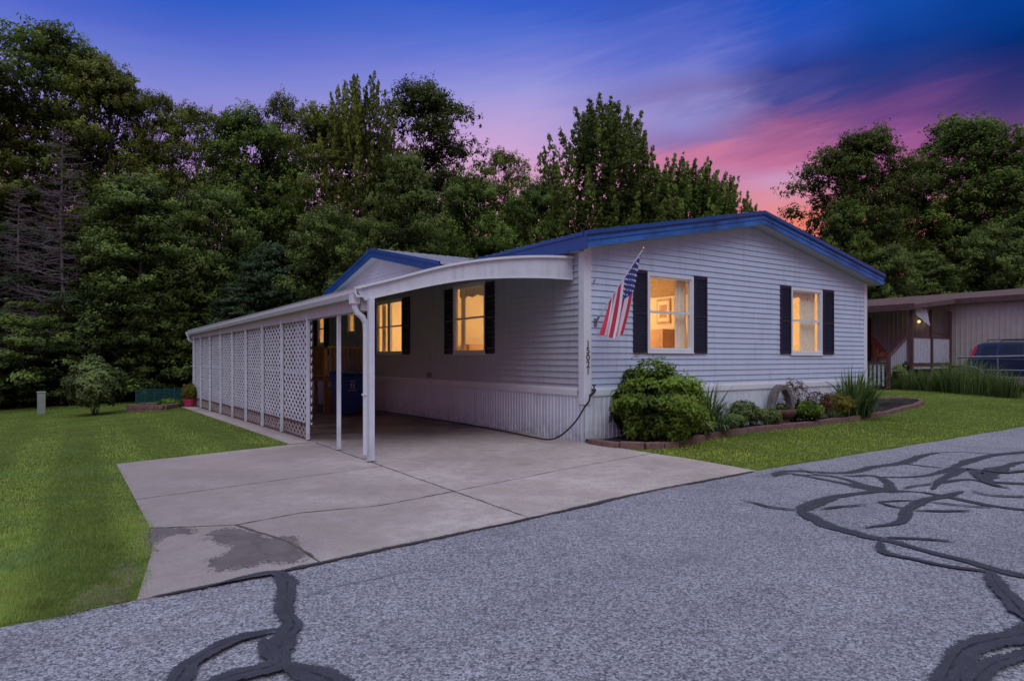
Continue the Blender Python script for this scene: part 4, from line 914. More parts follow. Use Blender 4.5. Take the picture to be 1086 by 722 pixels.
def tree_mesh(kind, seed, H, R, base, nc, lpc, lsz, mat, bark='bark', flat=.62, prof=None, cr=(.13, .25), gap=0., lean=0):
    """returns (trunk mesh, crown mesh), foot at the origin. Leaves sit on many flattened clumps at the ends of limbs."""
    rng = np.random.default_rng(seed); C = []; lob = rng.uniform(0, 2*PI, 4)
    prof = prof or (lambda t: math.sin(PI*min(1, .12+.88*t)**.8)**.75)
    tries = 0
    while len(C) < nc and tries < nc*30:
        tries += 1
        t = rng.random()**.85; th = rng.uniform(0, 2*PI); rr = R*prof(t)*(1+.22*math.sin(2*th+lob[0]+3*t)+.16*math.sin(3*th+lob[1]-5*t)+.12*math.sin(5*th+lob[2]+9*t))
        rho = rr*(rng.random()**.42); z = base+(H-base)*t
        if gap and math.sin(z*1.7+th*2+lob[3]) > 1-gap: continue
        C.append((rho*math.cos(th), rho*math.sin(th), z, rho/max(rr, .1), t))
    C = np.array(C); Vs = []; T = []; NN = []; LL = []; WW = []
    for x, y, z, o, t in C:
        rc = R*rng.uniform(*cr); nt = max(5, int(lpc/4.2*rng.uniform(.6, 1.4)*(rc/(R*(cr[0]+cr[1])/2))**2)); K = 8
        d = unit(nt, rng); outv = np.array([x, y, 0.]); outv = outv/(np.linalg.norm(outv)+1e-6)
        if kind == 'plume' and (t > .3 or o > .6):   # soft tapering tips reaching up and outward
            hgt = rng.random(nt); w = rc*.62*(1-hgt)**.8; a = d.copy(); Lp = rc*2.1
            Pt = np.stack([x+a[:, 0]*w+outv[0]*hgt*Lp*.42*o, y+a[:, 1]*w+outv[1]*hgt*Lp*.42*o, z-rc*.6+hgt*Lp], 1); Nn = d*np.array([1, 1, .4])+np.array([0, 0, .25]); up = .25+hgt*.6; tr = .16
        else:
            d[:, 2] = np.where(d[:, 2] < -.35, -d[:, 2]*.5, d[:, 2]); rad = (.55+.45*rng.random(nt)**.5)[:, None]; lump = 1+.28*np.sin(d[:, 0:1]*5+x)+.22*np.sin(d[:, 1:2]*6+y)
            Pt = np.array([x, y, z])+d*rad*lump*rc*np.array([1.15, 1.15, flat]); Nn = d*.8+np.array([0, 0, .55]); up = d[:, 2]*.5+.35; tr = .24
        o = min(1, o); cb = rng.uniform(-.24, .26)+.25*(t-.5); tt = up*(.35+.75*o)+cb+rng.normal(size=nt)*.10-.28*(1-o)  # crown shading put into leaf colour: lighter tops, darker inside
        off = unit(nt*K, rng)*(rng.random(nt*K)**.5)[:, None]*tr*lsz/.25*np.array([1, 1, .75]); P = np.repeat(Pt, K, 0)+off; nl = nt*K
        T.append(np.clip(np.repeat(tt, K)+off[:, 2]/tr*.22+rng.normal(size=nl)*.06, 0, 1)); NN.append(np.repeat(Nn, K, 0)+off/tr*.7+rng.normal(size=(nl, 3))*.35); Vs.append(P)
        s = rng.uniform(.65, 1.3, nl)*lsz*.68; LL.append(s); WW.append(s*.62)
    P = np.concatenate(Vs); V, F = quads(P, np.concatenate(NN), np.concatenate(LL), np.concatenate(WW), rng)
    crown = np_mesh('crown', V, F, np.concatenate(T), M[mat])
    mb = MB(); rt = H*.017+.06; top = np.array([lean*H, 0, base+(H-base)*.8]); tp = [np.array([0, 0, -.3])]
    for i in range(1, 9): tp.append(top*i/8+rng.normal(size=3)*np.array([1, 1, 0])*H*.008)
    mb.tube(tp, [rt*(1.35 if i == 0 else 1)*(1-i/9.3) for i in range(9)], 9)
    idx = rng.permutation(len(C))[:min(len(C), 46)]
    for i in idx:
        x, y, z, o, t = C[i]; k = np.clip((z-.35*math.hypot(x, y)-base*.5)/(top[2]), .12, .95); s = top*k; limb(mb, s, (x, y, z), rt*(1-k)*.5+.03, .012, rng, 5, .05, 5)
    me = D.meshes.new('trunk'); me.from_pydata([tuple(v) for v in mb.v], [], mb.f); me.materials.append(M[bark]); me.polygons.foreach_set('use_smooth', [True]*len(me.polygons)); me.update()
    return me, crown
VAR = {}
def variant(key, **k): VAR[key] = (tree_mesh(**k), k['H'], k['R'])
con = lambda t: (1-t)**.7*.95+.10
full = lambda t: (1-abs(2*min(1, max(0, (t*.86+.12)))-1)**2.6)**.6
variant('broad_a', kind='b', seed=1, H=19, R=5.0, base=1.0, nc=330, lpc=135, lsz=.27, mat='leaf', flat=.75, prof=full)
variant('broad_b', kind='b', seed=2, H=18, R=5.2, base=.8, nc=330, lpc=135, lsz=.27, mat='leaf_olive', flat=.7, prof=full)
variant('broad_c', kind='b', seed=3, H=14, R=4.6, base=1.0, nc=330, lpc=150, lsz=.25, mat='leaf', flat=.75, gap=.10, prof=full)
variant('airy', kind='b', seed=4, H=17, R=4.2, base=3.0, nc=270, lpc=80, lsz=.24, mat='leaf_olive', bark='palebark', flat=.8, gap=.22, cr=(.10, .22), prof=full)
variant('pine', kind='b', seed=5, H=10, R=3.6, base=.4, nc=260, lpc=130, lsz=.20, mat='leaf_blue', flat=.42, prof=con)
variant('young', kind='b', seed=6, H=11, R=3.8, base=.6, nc=260, lpc=130, lsz=.21, mat='leaf_bright', flat=.5, prof=lambda t: (1-t)**.5*.9+.12)
variant('plume', kind='plume', seed=7, H=13, R=4.3, base=.8, nc=430, lpc=165, lsz=.21, mat='leaf', prof=full, cr=(.15, .26))
variant('plume_olive', kind='plume', seed=17, H=13, R=4.3, base=.8, nc=360, lpc=150, lsz=.20, mat='leaf_olive', prof=full, cr=(.15, .26))
variant('low', kind='b', seed=8, H=8, R=3.4, base=.2, nc=230, lpc=130, lsz=.20, mat='leaf_bright', flat=.55, prof=full)
variant('maple', kind='b', seed=9, H=17, R=5.0, base=1.2, nc=430, lpc=140, lsz=.27, mat='leaf', flat=.8, gap=.03, prof=full)
used = {}
G_W = 'trees of the wood behind the home'; G_R = 'trees behind the neighbouring home'
def tree(px, top, hw, d, key, name, label, group, rz=None, mat=None):
    (tm, cm), H, Rr = VAR[key]
    p = at(px, HZ, d); x, y = p[0], p[1]; z = float(tz(x, y)); h = CAM[2]+(HZ-top)/FPX*d-z; rad = hw/FPX*d
    t = thing(name, label, 'tree', (x, y, z), group); t.rotation_euler[2] = rz if rz is not None else (px*1.7) % 6.28; t.scale = (rad/Rr/1.08, rad/Rr/1.08, h/H/1.02)
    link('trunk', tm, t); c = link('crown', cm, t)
    return t
TL = [ # px, top, half width, depth, variant, name, label
 (48, 32, 96, 36, 'broad_a', 'broadleaf_tree', 'tallest dark tree at the far left, its crown above the bare dead tree'),
 (-30, 60, 94, 33, 'broad_b', 'broadleaf_tree', 'dark tree cut by the left edge of the picture, beside the tallest one'),
 (118, 72, 73, 35, 'broad_b', 'broadleaf_tree', 'olive tree with a rounded top next right of the tallest tree'),
 (165, 98, 47, 37, 'airy', 'sparse_tree', 'thin feathery tree whose pale top shows sky, left of the white-limbed one'),
 (210, 114, 56, 36, 'airy', 'sparse_tree', 'sparse tree with pale bare limbs showing between its leaves'),
 (300, 104, 42, 40, 'airy', 'sparse_tree', 'tall thin tree with an open, twiggy top standing above its neighbours'),
 (262, 122, 68, 36, 'broad_c', 'broadleaf_tree', 'dark gappy tree left of the open twiggy treetop'),
 (345, 118, 70, 38, 'broad_b', 'broadleaf_tree', 'olive tree right of the open twiggy treetop'),
 (385, 108, 54, 36, 'plume_olive', 'conifer_tree', 'olive feathery conifer touching the left side of the big round dark tree'),
 (446, 92, 73, 40, 'broad_a', 'broadleaf_tree', 'big round dark tree above the middle of the wood, highest over the side carport'),
 (432, 168, 59, 30, 'young', 'young_tree', 'pale green young tree in front of the big round dark tree'),
 (535, 160, 42, 38, 'airy', 'sparse_tree', 'small open tree with sky gaps between the big round tree and the spiky one'),
 (505, 188, 56, 36, 'broad_c', 'broadleaf_tree', 'low dark tree right of the pale young tree, above the carport beam'),
 (575, 195, 49, 34, 'broad_c', 'broadleaf_tree', 'low bushy tree at the left foot of the spiky-topped tree'),
 (634, 136, 74, 33, 'plume', 'conifer_tree', 'tree with many upright spiky tips above the roof left of the ridge'),
 (716, 186, 56, 33, 'plume', 'conifer_tree', 'lower spiky tree beside the taller spiky one, nearer the ridge'),
 (762, 204, 44, 34, 'plume', 'conifer_tree', 'lowest spiky treetop, nearest the roof ridge'),
 (668, 205, 49, 32, 'broad_a', 'broadleaf_tree', 'rounded green tree showing just over the roof below the spiky tops'),
 (22, 240, 100, 31, 'pine', 'pine_tree', 'bluish layered pine filling the left edge below the dead tree'),
 (150, 188, 87, 30, 'young', 'young_tree', 'mid-green layered tree right of the bare dead tree'),
 (95, 262, 73, 31, 'pine', 'pine_tree', 'layered dark pine directly behind the round shrub on the lawn'),
 (288, 258, 59, 31, 'pine', 'pine_tree', 'bluish pine rising over the far end of the carport roof'),
 (222, 205, 61, 32, 'low', 'broadleaf_tree', 'leafy tree between the mid-green layered tree and the bluish pine'),
 (178, 330, 42, 30, 'low', 'small_tree', 'small light-green tree close to the far corner of the lattice screen'),
 (345, 222, 59, 32, 'low', 'broadleaf_tree', 'clumpy olive tree above the middle of the carport roof'),
 (395, 235, 49, 31, 'low', 'broadleaf_tree', 'clumpy tree directly behind the small blue cross gable'),
 (62, 320, 56, 30, 'low', 'small_tree', 'drooping dark low tree left of the round shrub'),
 (-20, 330, 70, 29, 'low', 'small_tree', 'low dark tree at the left edge behind the grey pedestal'),
 (250, 300, 51, 30, 'pine', 'pine_tree', 'short pine just above the far end of the gutter'),
]
for a in TL: tree(a[0], a[1], a[2], a[3], a[4], a[5], a[6], G_W)
TR = [
 (912, 141, 61, 40, 'maple', 'maple_tree', 'big dark maple left of the pair behind the neighbouring home'),
 (1028, 128, 77, 41, 'maple', 'maple_tree', 'tallest dark maple behind the neighbouring home, right of the pair'),
 (1110, 175, 70, 42, 'broad_c', 'broadleaf_tree', 'dark tree cut by the right edge of the picture'),
 (960, 205, 64, 43, 'broad_c', 'broadleaf_tree', 'dark tree filling the gap between the two big maples'),
 (940, 262, 30, 35, 'low', 'small_tree', 'small yellow-green tree just right of the blue roof corner'),
 (985, 268, 40, 36, 'young', 'small_tree', 'light green tree over the neighbouring porch roof'),
 (1050, 240, 49, 37, 'low', 'small_tree', 'mid-green tree over the neighbouring tan wall'),
 (1105, 258, 51, 37, 'young', 'small_tree', 'light green tree at the right edge above the brown roof'),
 (900, 215, 37, 38, 'broad_c', 'broadleaf_tree', 'low tree half hidden by the right slope of the blue-edged roof'),
]
for a in TR: tree(a[0], a[1], a[2], a[3], a[4], a[5], a[6], G_R)
# deep wood, too dense to count
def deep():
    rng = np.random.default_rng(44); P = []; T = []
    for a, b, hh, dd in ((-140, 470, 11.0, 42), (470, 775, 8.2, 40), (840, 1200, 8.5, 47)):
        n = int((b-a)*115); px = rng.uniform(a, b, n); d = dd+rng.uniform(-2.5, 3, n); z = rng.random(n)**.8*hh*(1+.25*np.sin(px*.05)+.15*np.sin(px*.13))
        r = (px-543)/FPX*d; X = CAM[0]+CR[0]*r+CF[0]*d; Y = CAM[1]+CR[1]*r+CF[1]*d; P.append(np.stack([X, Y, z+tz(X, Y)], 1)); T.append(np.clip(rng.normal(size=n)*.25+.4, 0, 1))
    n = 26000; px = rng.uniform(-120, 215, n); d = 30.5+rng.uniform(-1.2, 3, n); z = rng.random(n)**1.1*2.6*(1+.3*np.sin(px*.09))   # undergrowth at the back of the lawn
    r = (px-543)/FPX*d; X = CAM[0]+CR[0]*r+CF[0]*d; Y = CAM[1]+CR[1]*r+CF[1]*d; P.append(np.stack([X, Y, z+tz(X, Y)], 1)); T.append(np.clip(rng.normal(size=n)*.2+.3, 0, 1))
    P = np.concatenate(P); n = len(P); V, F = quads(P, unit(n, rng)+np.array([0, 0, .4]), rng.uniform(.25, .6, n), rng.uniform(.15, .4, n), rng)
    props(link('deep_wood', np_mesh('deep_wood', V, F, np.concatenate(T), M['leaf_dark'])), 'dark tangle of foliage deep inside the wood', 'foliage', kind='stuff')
deep()
# dead conifer
def dead(px, top, d, hw, sd, label):
    rng = np.random.default_rng(sd); p = at(px, HZ, d); x, y = p[0], p[1]; z = float(tz(x, y)); H = CAM[2]+(HZ-top)/FPX*d-z; Rr = hw/FPX*d
    t = thing('dead_tree', label, 'tree', (x, y, z), 'dead trees at the edge of the wood'); m = MB(); m.tube([(0, 0, -.2), (.05, 0, H*.3), (-.04, .05, H*.65), (.02, 0, H)], [.11, .08, .05, .012], 8); m2 = MB()
    for i in range(230):
        k = rng.uniform(.16, .98); th = rng.uniform(0, 2*PI); L = Rr*(1.05-k)**.7*rng.uniform(.6, 1.15); s = np.array([0, 0, H*k]); dr = np.array([math.cos(th), math.sin(th), rng.uniform(-.15, .3)]); e = s+dr*L
        limb(m2, s, e, .03*(1.2-k)+.008, .006, rng, 4, -.06, 4)
        for j in range(9):
            u = rng.uniform(.25, 1); q = s+(e-s)*u; a = dr*rng.uniform(.2, .8)+rng.normal(size=3)*np.array([.5, .5, .35]); limb(m2, q, q+a*L*.32, .009, .004, rng, 2, -.1, 3)
    for mm, nm in ((m, 'trunk'), (m2, 'branches')):
        me = D.meshes.new(nm); me.from_pydata([tuple(v) for v in mm.v], [], mm.f); me.materials.append(M['deadwood']); me.update(); link(nm, me, t)
dead(66, 134, 29.5, 60, 3, 'bare purplish-grey dead conifer standing at the left edge of the wood')
dead(20, 195, 29.5, 40, 5, 'smaller bare dead conifer left of the large dead one')

# leafy shrub made of rosettes
def shrub(name, label, c, R, H, n, ls, mat, cat='shrub', seed=0, squash=.0, lift=.1, group=None, per=6, sparse=0, lw=.42, lump=1.):
    rng = np.random.default_rng(seed); t = thing(name, label, cat, c, group)
    d = unit(n*3, rng); d = d[d[:, 2] > -.78][:n]; n = len(d)
    bump_ = 1+lump*(.08*np.sin(d[:, 0]*5+seed)+.06*np.sin(d[:, 1]*7+2)+.07*np.sin(d[:, 2]*9+d[:, 0]*6+d[:, 1]*4)+np.clip(rng.normal(size=n)*.04, -.1, .14))
    rad = (.55+.45*rng.random(n)**.4)*bump_
    if lump > 1.5: rad = np.where(rng.random(n) < .035, rad*rng.uniform(1.08, 1.24, n), rad)
    P = d*rad[:, None]*np.array([R, R, H*.5])+np.array([0, 0, H*.5+lift]); P[:, 2] = np.maximum(P[:, 2], .04)
    Nn = d*np.array([1, 1, .8])+np.array([0, 0, .35])
    C = np.repeat(P, per, 0); A = unit(n*per, rng); Nr = np.repeat(Nn/np.linalg.norm(Nn, axis=1, keepdims=True), per, 0)
    A = A-Nr*np.sum(A*Nr, 1, keepdims=True)*.75; A /= np.linalg.norm(A, axis=1, keepdims=True)
    L = (ls*rng.uniform(.6, 1.2, n*per))[:, None]; B = np.cross(Nr, A); B /= np.linalg.norm(B, axis=1, keepdims=True)
    base = C+A*L*.08; V = np.stack([base, base+A*L*.5+B*L*lw*.5+Nr*L*.06, base+A*L-Nr*L*.12, base+A*L*.5-B*L*lw*.5+Nr*L*.06], 1).reshape(-1, 3)
    F = np.arange(len(V)).reshape(-1, 4); shade = np.clip((rad/bump_-.62)*1.6+(bump_-1)*2.2, 0, 1)*(.35+.65*np.clip(d[:, 2]*.7+.55, 0, 1))
    T = np.clip(np.repeat(shade+rng.normal(size=n)*.13, per)+rng.normal(size=n*per)*.08, 0, 1)
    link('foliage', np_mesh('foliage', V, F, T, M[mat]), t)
    m = MB()
    for i in range(9):
        a = rng.uniform(0, 2*PI); q = rng.integers(0, n); limb(m, (.06*math.cos(a), .06*math.sin(a), -.03), tuple(P[q]*.85), .014, .005, rng, 3, .03, 5)
    me = D.meshes.new('stem'); me.from_pydata([tuple(v) for v in m.v], [], m.f); me.materials.append(M['bark']); me.update(); link('stem', me, t); return t
def straps(name, label, c, n, L, w, mat, cat='plant', seed=0, group=None, upright=.5, spread=.1):
    rng = np.random.default_rng(seed); t = thing(name, label, cat, c, group); V = []; F = []; T = []; K = 7
    for i in range(n):
        th = rng.uniform(0, 2*PI); l = L*rng.uniform(.55, 1.1); up = np.clip(rng.normal(upright, .25), .05, 1.3); r0 = rng.random()**.5*spread; ww = w*rng.uniform(.7, 1.2)
        dx, dy = math.cos(th), math.sin(th); x = r0*dx; y = r0*dy; z = 0; ang = PI/2-(1-min(up, 1))*.5-rng.uniform(0, .15); b = len(V); tin = float(np.clip(rng.normal(.45, .22), 0, 1))
        th2 = th+rng.normal()*.4; sx, sy = -math.sin(th2), math.cos(th2); bend = (1.15-min(up, 1.05))*rng.uniform(.7, 1.3)*2.2/K
        for k in range(K+1):
            u = k/K; wd = ww*.5*(1-u**2.2)*(.7+.3*math.sin(u*PI))+.001; V += [(x-sx*wd, y-sy*wd, z), (x+sx*wd, y+sy*wd, z)]
            x += dx*math.cos(ang)*l/K; y += dy*math.cos(ang)*l/K; z += math.sin(ang)*l/K; ang -= bend*(.5+u)
            if z < .02: z = .02
        for k in range(K): F.append((b+2*k, b+2*k+1, b+2*k+3, b+2*k+2)); T.append(tin*(.5+.5*k/K)+.12*(k/K))
    o = link('leaves', np_mesh('leaves', np.array(V), np.array(F), np.clip(T, 0, 1), M[mat]), t); return t

# ------------------------------------------------------------------ front garden bed
def bed():
    line = [(-.05, -.12), (.02, -.8), (.22, -1.27), (.75, -1.28), (1.35, -1.22), (2.0, -1.0), (2.6, -.78), (3.4, -.66), (4.4, -.60), (5.4, -.62), (6.3, -.60), (7.3, -.53), (8.4, -.44), (9.6, -.35), (11.0, -.10), (12.3, .12), (13.6, .30), (14.6, .62), (14.9, 1.2), (14.2, 1.7), (12.8, 1.75), (11.2, 1.5), (10.3, 1.2)]
    line = [(0.02, -.16), (.03, -.72), (.25, -1.12)]+line[3:]
    P = []
    for i in range(len(line)-1):
        q = [np.array(line[min(max(i+k, 0), len(line)-1)]) for k in (-1, 0, 1, 2)]
        for s in range(24):
            u = s/24; P.append(.5*((2*q[1])+(-q[0]+q[2])*u+(2*q[0]-5*q[1]+4*q[2]-q[3])*u*u+(-q[0]+3*q[1]-3*q[2]+q[3])*u**3))
    P.append(np.array(line[-1])); P = np.array(P); s = np.concatenate([[0], np.cumsum(np.linalg.norm(np.diff(P, axis=0), axis=1))])
    f = lambda a: np.array([np.interp(a, s, P[:, 0]), np.interp(a, s, P[:, 1])])
    r = thing('bed_edging', 'curving row of reddish edging blocks around the front garden bed', 'edging', (3, -.8, 0)); rng = random.Random(4); a = 0; BL = .40
    while a < s[-1]-.1:
        b = min(a+BL*rng.uniform(.85, 1.1), s[-1]); p, q = f(a+.006), f(b-.006); d = (q-p)/np.linalg.norm(q-p); n = np.array([-d[1], d[0]])*.075; z0 = float(tz(*p))-.03; z1 = float(tz(*p))+.115+rng.uniform(-.012, .012)
        j = rng.uniform(-.012, .012); c = [(p-n)+j, (q-n)+j, (q+n)+j, (p+n)+j]
        m = MB(); m.hexa([(x, y, z0) for x, y in c], [(x, y, z1) for x, y in c]); m.build('edging_block', M['brick'], r, bevel=.014); a = b
    # mulch
    V = []; n = len(P); rng2 = np.random.default_rng(5)
    mb = MB()
    for i in range(0, n-1, 4):
        p, q = P[i], P[min(i+4, n-1)]
        def inner(v): return np.array([min(v[0], 10.0) if v[1] < 1.3 else 10.6, -.005]) if v[0] < 10.2 else np.array([min(v[0], 12.5), .9])
        a, b = inner(p), inner(q)
        for k in range(4):
            u0, u1 = k/4, (k+1)/4; c = [p+(a-p)*u0, q+(b-q)*u0, q+(b-q)*u1, p+(a-p)*u1]; mb.quad(*[(x, y, float(tz(x, y))+.06+.015*math.sin(x*9)*math.cos(y*8)) for x, y in c])
    props(mb.build('mulch', M['mulch']), kind='structure')
    # mulch chips
    N = 9000; i = rng2.integers(0, n-1, N); u = rng2.random(N)[:, None]*.9+.05; A = np.array([[min(v[0], 9.9), -.03] if v[0] < 10.2 else [min(v[0], 12.5), .9] for v in P]); C = P[i]+(A[i]-P[i])*u
    C3 = np.column_stack([C, tz(C[:, 0], C[:, 1])+.075]); V, F = quads(C3, unit(N, rng2)*.6+np.array([0, 0, 1]), rng2.uniform(.02, .06, N), rng2.uniform(.01, .02, N), rng2)
    o = link('mulch_chips', np_mesh('mulch_chips', V, F, None, M['mulch'])); props(o, 'loose dark bark chips covering the garden bed', 'mulch', kind='stuff')
bed()
B0 = .06
shrub('leafy_bush', 'large bright green rounded bush at the near corner of the home', (1.22, -.62, B0), .84, 1.30, 5200, .105, 'bush', seed=2, lift=-.03, per=6, lump=2.0)
straps('lily_clump', 'dark strap-leaved clump immediately right of the big bush', (2.78, -.46, B0), 190, 1.02, .045, 'strap', seed=3, upright=.75, spread=.2)
straps('striped_lily_clump', 'pale striped strap-leaved clump spilling over the edging beside the big bush', (2.98, -.66, B0), 130, .80, .038, 'pale', seed=4, upright=.4, spread=.16)
straps('striped_lily_clump', 'small pale spiky clump behind the edging, right of the striped clump', (3.45, -.42, B0), 60, .42, .02, 'pale', seed=14, upright=.35, spread=.08)
shrub('spirea_bush', 'small grey-green mounded bush left of the arched planter', (4.10, -.42, B0), .32, .52, 420, .06, 'bush2', seed=5)
shrub('low_shrub', 'low green bush just right of the grey-green mound', (4.5, -.35, B0), .24, .40, 420, .06, 'bush2', seed=15)
straps('silver_plant', 'silvery narrow-leaved plant at the left foot of the arched planter', (4.95, -.42, B0), 60, .40, .025, 'pale', seed=6, upright=.6, spread=.1)
shrub('leafy_plant', 'dark green leafy plant hugging the left foot of the arched planter', (5.08, -.42, B0), .22, .28, 260, .09, 'bush2', seed=7, lw=.6)
shrub('leafy_plant', 'green leafy plant in front of the right side of the arched planter', (6.5, -.42, B0), .32, .38, 480, .09, 'bush', seed=8, lw=.6)
shrub('leafy_plant', 'small green plant at the far right foot of the arched planter', (6.85, -.36, B0), .22, .34, 220, .08, 'bush2', seed=18, lw=.6)
shrub('red_maple_shrub', 'wispy red-leaved dwarf maple right behind the arched planter', (6.45, -.12, B0), .38, .90, 260, .07, 'redleaf', seed=9, lift=.15, per=5, lw=.25)
shrub('red_maple_shrub', 'drooping red-leaved dwarf maple between the green plant and the yellow bush', (7.35, -.20, B0), .33, .58, 170, .07, 'redleaf', seed=10, lift=.14, per=5, lw=.25)
shrub('yellow_shrub', 'low yellow-green bush left of the tall sword-leaved clump', (8.1, -.26, B0), .42, .56, 620, .06, 'yellowleaf', seed=11)
straps('sword_leaf_clump', 'tall sword-leaved clump at the right end of the gable wall', (8.95, -.22, B0), 260, 1.30, .06, 'strap', seed=12, upright=.8, spread=.36)
straps('daylily_clump', 'arching green clump right of the tall sword leaves', (9.75, .0, B0), 110, .7, .03, 'strap', seed=13, upright=.5, spread=.25)
straps('trailing_grass_clump', 'low pale trailing leaves on the edging below the sword-leaved clump', (9.3, -.30, B0), 40, .5, .03, 'pale', seed=23, upright=.25, spread=.2)
shrub('groundcover_plant', 'low green ground cover between the big bush and the striped clumps, at the edging', (2.25, -.86, B0), .26, .22, 240, .07, 'bush2', seed=41, lw=.6)
shrub('groundcover_plant', 'low leafy ground cover right of the small pale spiky clump', (3.75, -.50, B0), .22, .24, 200, .07, 'bush', seed=42, lw=.6)
straps('young_lily', 'short green strap-leaved tuft at the edging, just left of the yellow-green bush', (7.65, -.42, B0), 50, .36, .025, 'strap', seed=43, upright=.6, spread=.08)
def wispy():
    rng = np.random.default_rng(8); t = thing('wispy_shrub', 'thin twiggy shrub with sparse leaves at the right end of the garden bed', 'shrub', (11.0, .75, float(tz(11, .75))+.04)); m = MB(); P = []
    for i in range(16):
        th = rng.uniform(0, 2*PI); e = np.array([math.cos(th)*rng.uniform(.25, .75), math.sin(th)*rng.uniform(.25, .75), rng.uniform(.8, 1.5)]); limb(m, (0, 0, 0), e, .012, .004, rng, 4, .05, 5)
        for k in range(10): u = rng.uniform(.45, 1.05); P.append(e*u+rng.normal(size=3)*.06)
    for k in range(90): P.append(rng.normal(size=3)*np.array([.16, .16, .08])+np.array([0, 0, .12]))
    P = np.array(P); V, F = quads(P, unit(len(P), rng)+np.array([0, 0, .5]), rng.uniform(.05, .1, len(P)), rng.uniform(.03, .05, len(P)), rng)
    me = D.meshes.new('stem'); me.from_pydata([tuple(v) for v in m.v], [], m.f); me.materials.append(M['bark']); me.update(); link('stem', me, t); link('leaves', np_mesh('leaves', V, F, rng.random(len(P)), M['bush2']), t)
wispy()
def planter():
    c = (5.74, -.26, B0-.02); r = thing('arched_planter', 'round pedestal planter with a tall stone-like arched handle', 'planter', c)
    MB().lathe(c, [(.20, 0), (.22, .05), (.16, .12), (.20, .17), (.30, .22), (.33, .30), (.34, .36), (.30, .37), (.28, .32)], 24).build('bowl', M['terra'], r, smooth=True)
    # handle: a square-section arch, straight legs leaning in to a rounded top
    A = [(-.36, .34), (-.37, .44), (-.35, .54), (-.30, .66), (-.235, .76), (-.16, .83), (-.07, .865), (.04, .868), (.14, .84), (.22, .775), (.29, .67), (.345, .55), (.37, .44), (.36, .34)]
    m = MB(); b0 = len(m.v); K = len(A)
    for k, (x, z) in enumerate(A):
        x2, z2 = A[min(k+1, K-1)]; x1, z1 = A[max(k-1, 0)]; t = Vector((x2-x1, 0, z2-z1)).normalized(); n = Vector((-t.z, 0, t.x)); w = .062+.006*math.sin(k*2.3)
        for s, h in ((-1, -1), (1, -1), (1, 1), (-1, 1)): m.v.append(tuple(Vector((c[0]+x, c[1], c[2]+z))+n*s*w+Vector((0, h*.085, 0))))
    for k in range(K-1):
        for q in range(4): m.f.append((b0+4*k+q, b0+4*k+(q+1) % 4, b0+4*k+4+(q+1) % 4, b0+4*k+4+q)); m.m.append(0)
    m.f += [(b0, b0+3, b0+2, b0+1), (b0+4*K-4, b0+4*K-3, b0+4*K-2, b0+4*K-1)]; m.m += [0, 0]
    m.build('handle', M['stone'], r, bevel=.02)
    MB().lathe((c[0], c[1], c[2]+.33), [(.28, 0), (.28, .012), (.1, .03)], 20).build('soil', M['mulch'], r)
    shrub('potted_plant', 'small trailing plant growing in the arched planter', (c[0], c[1], c[2]+.33), .22, .16, 90, .06, 'bush2', 'plant', 31, lift=0)
planter()

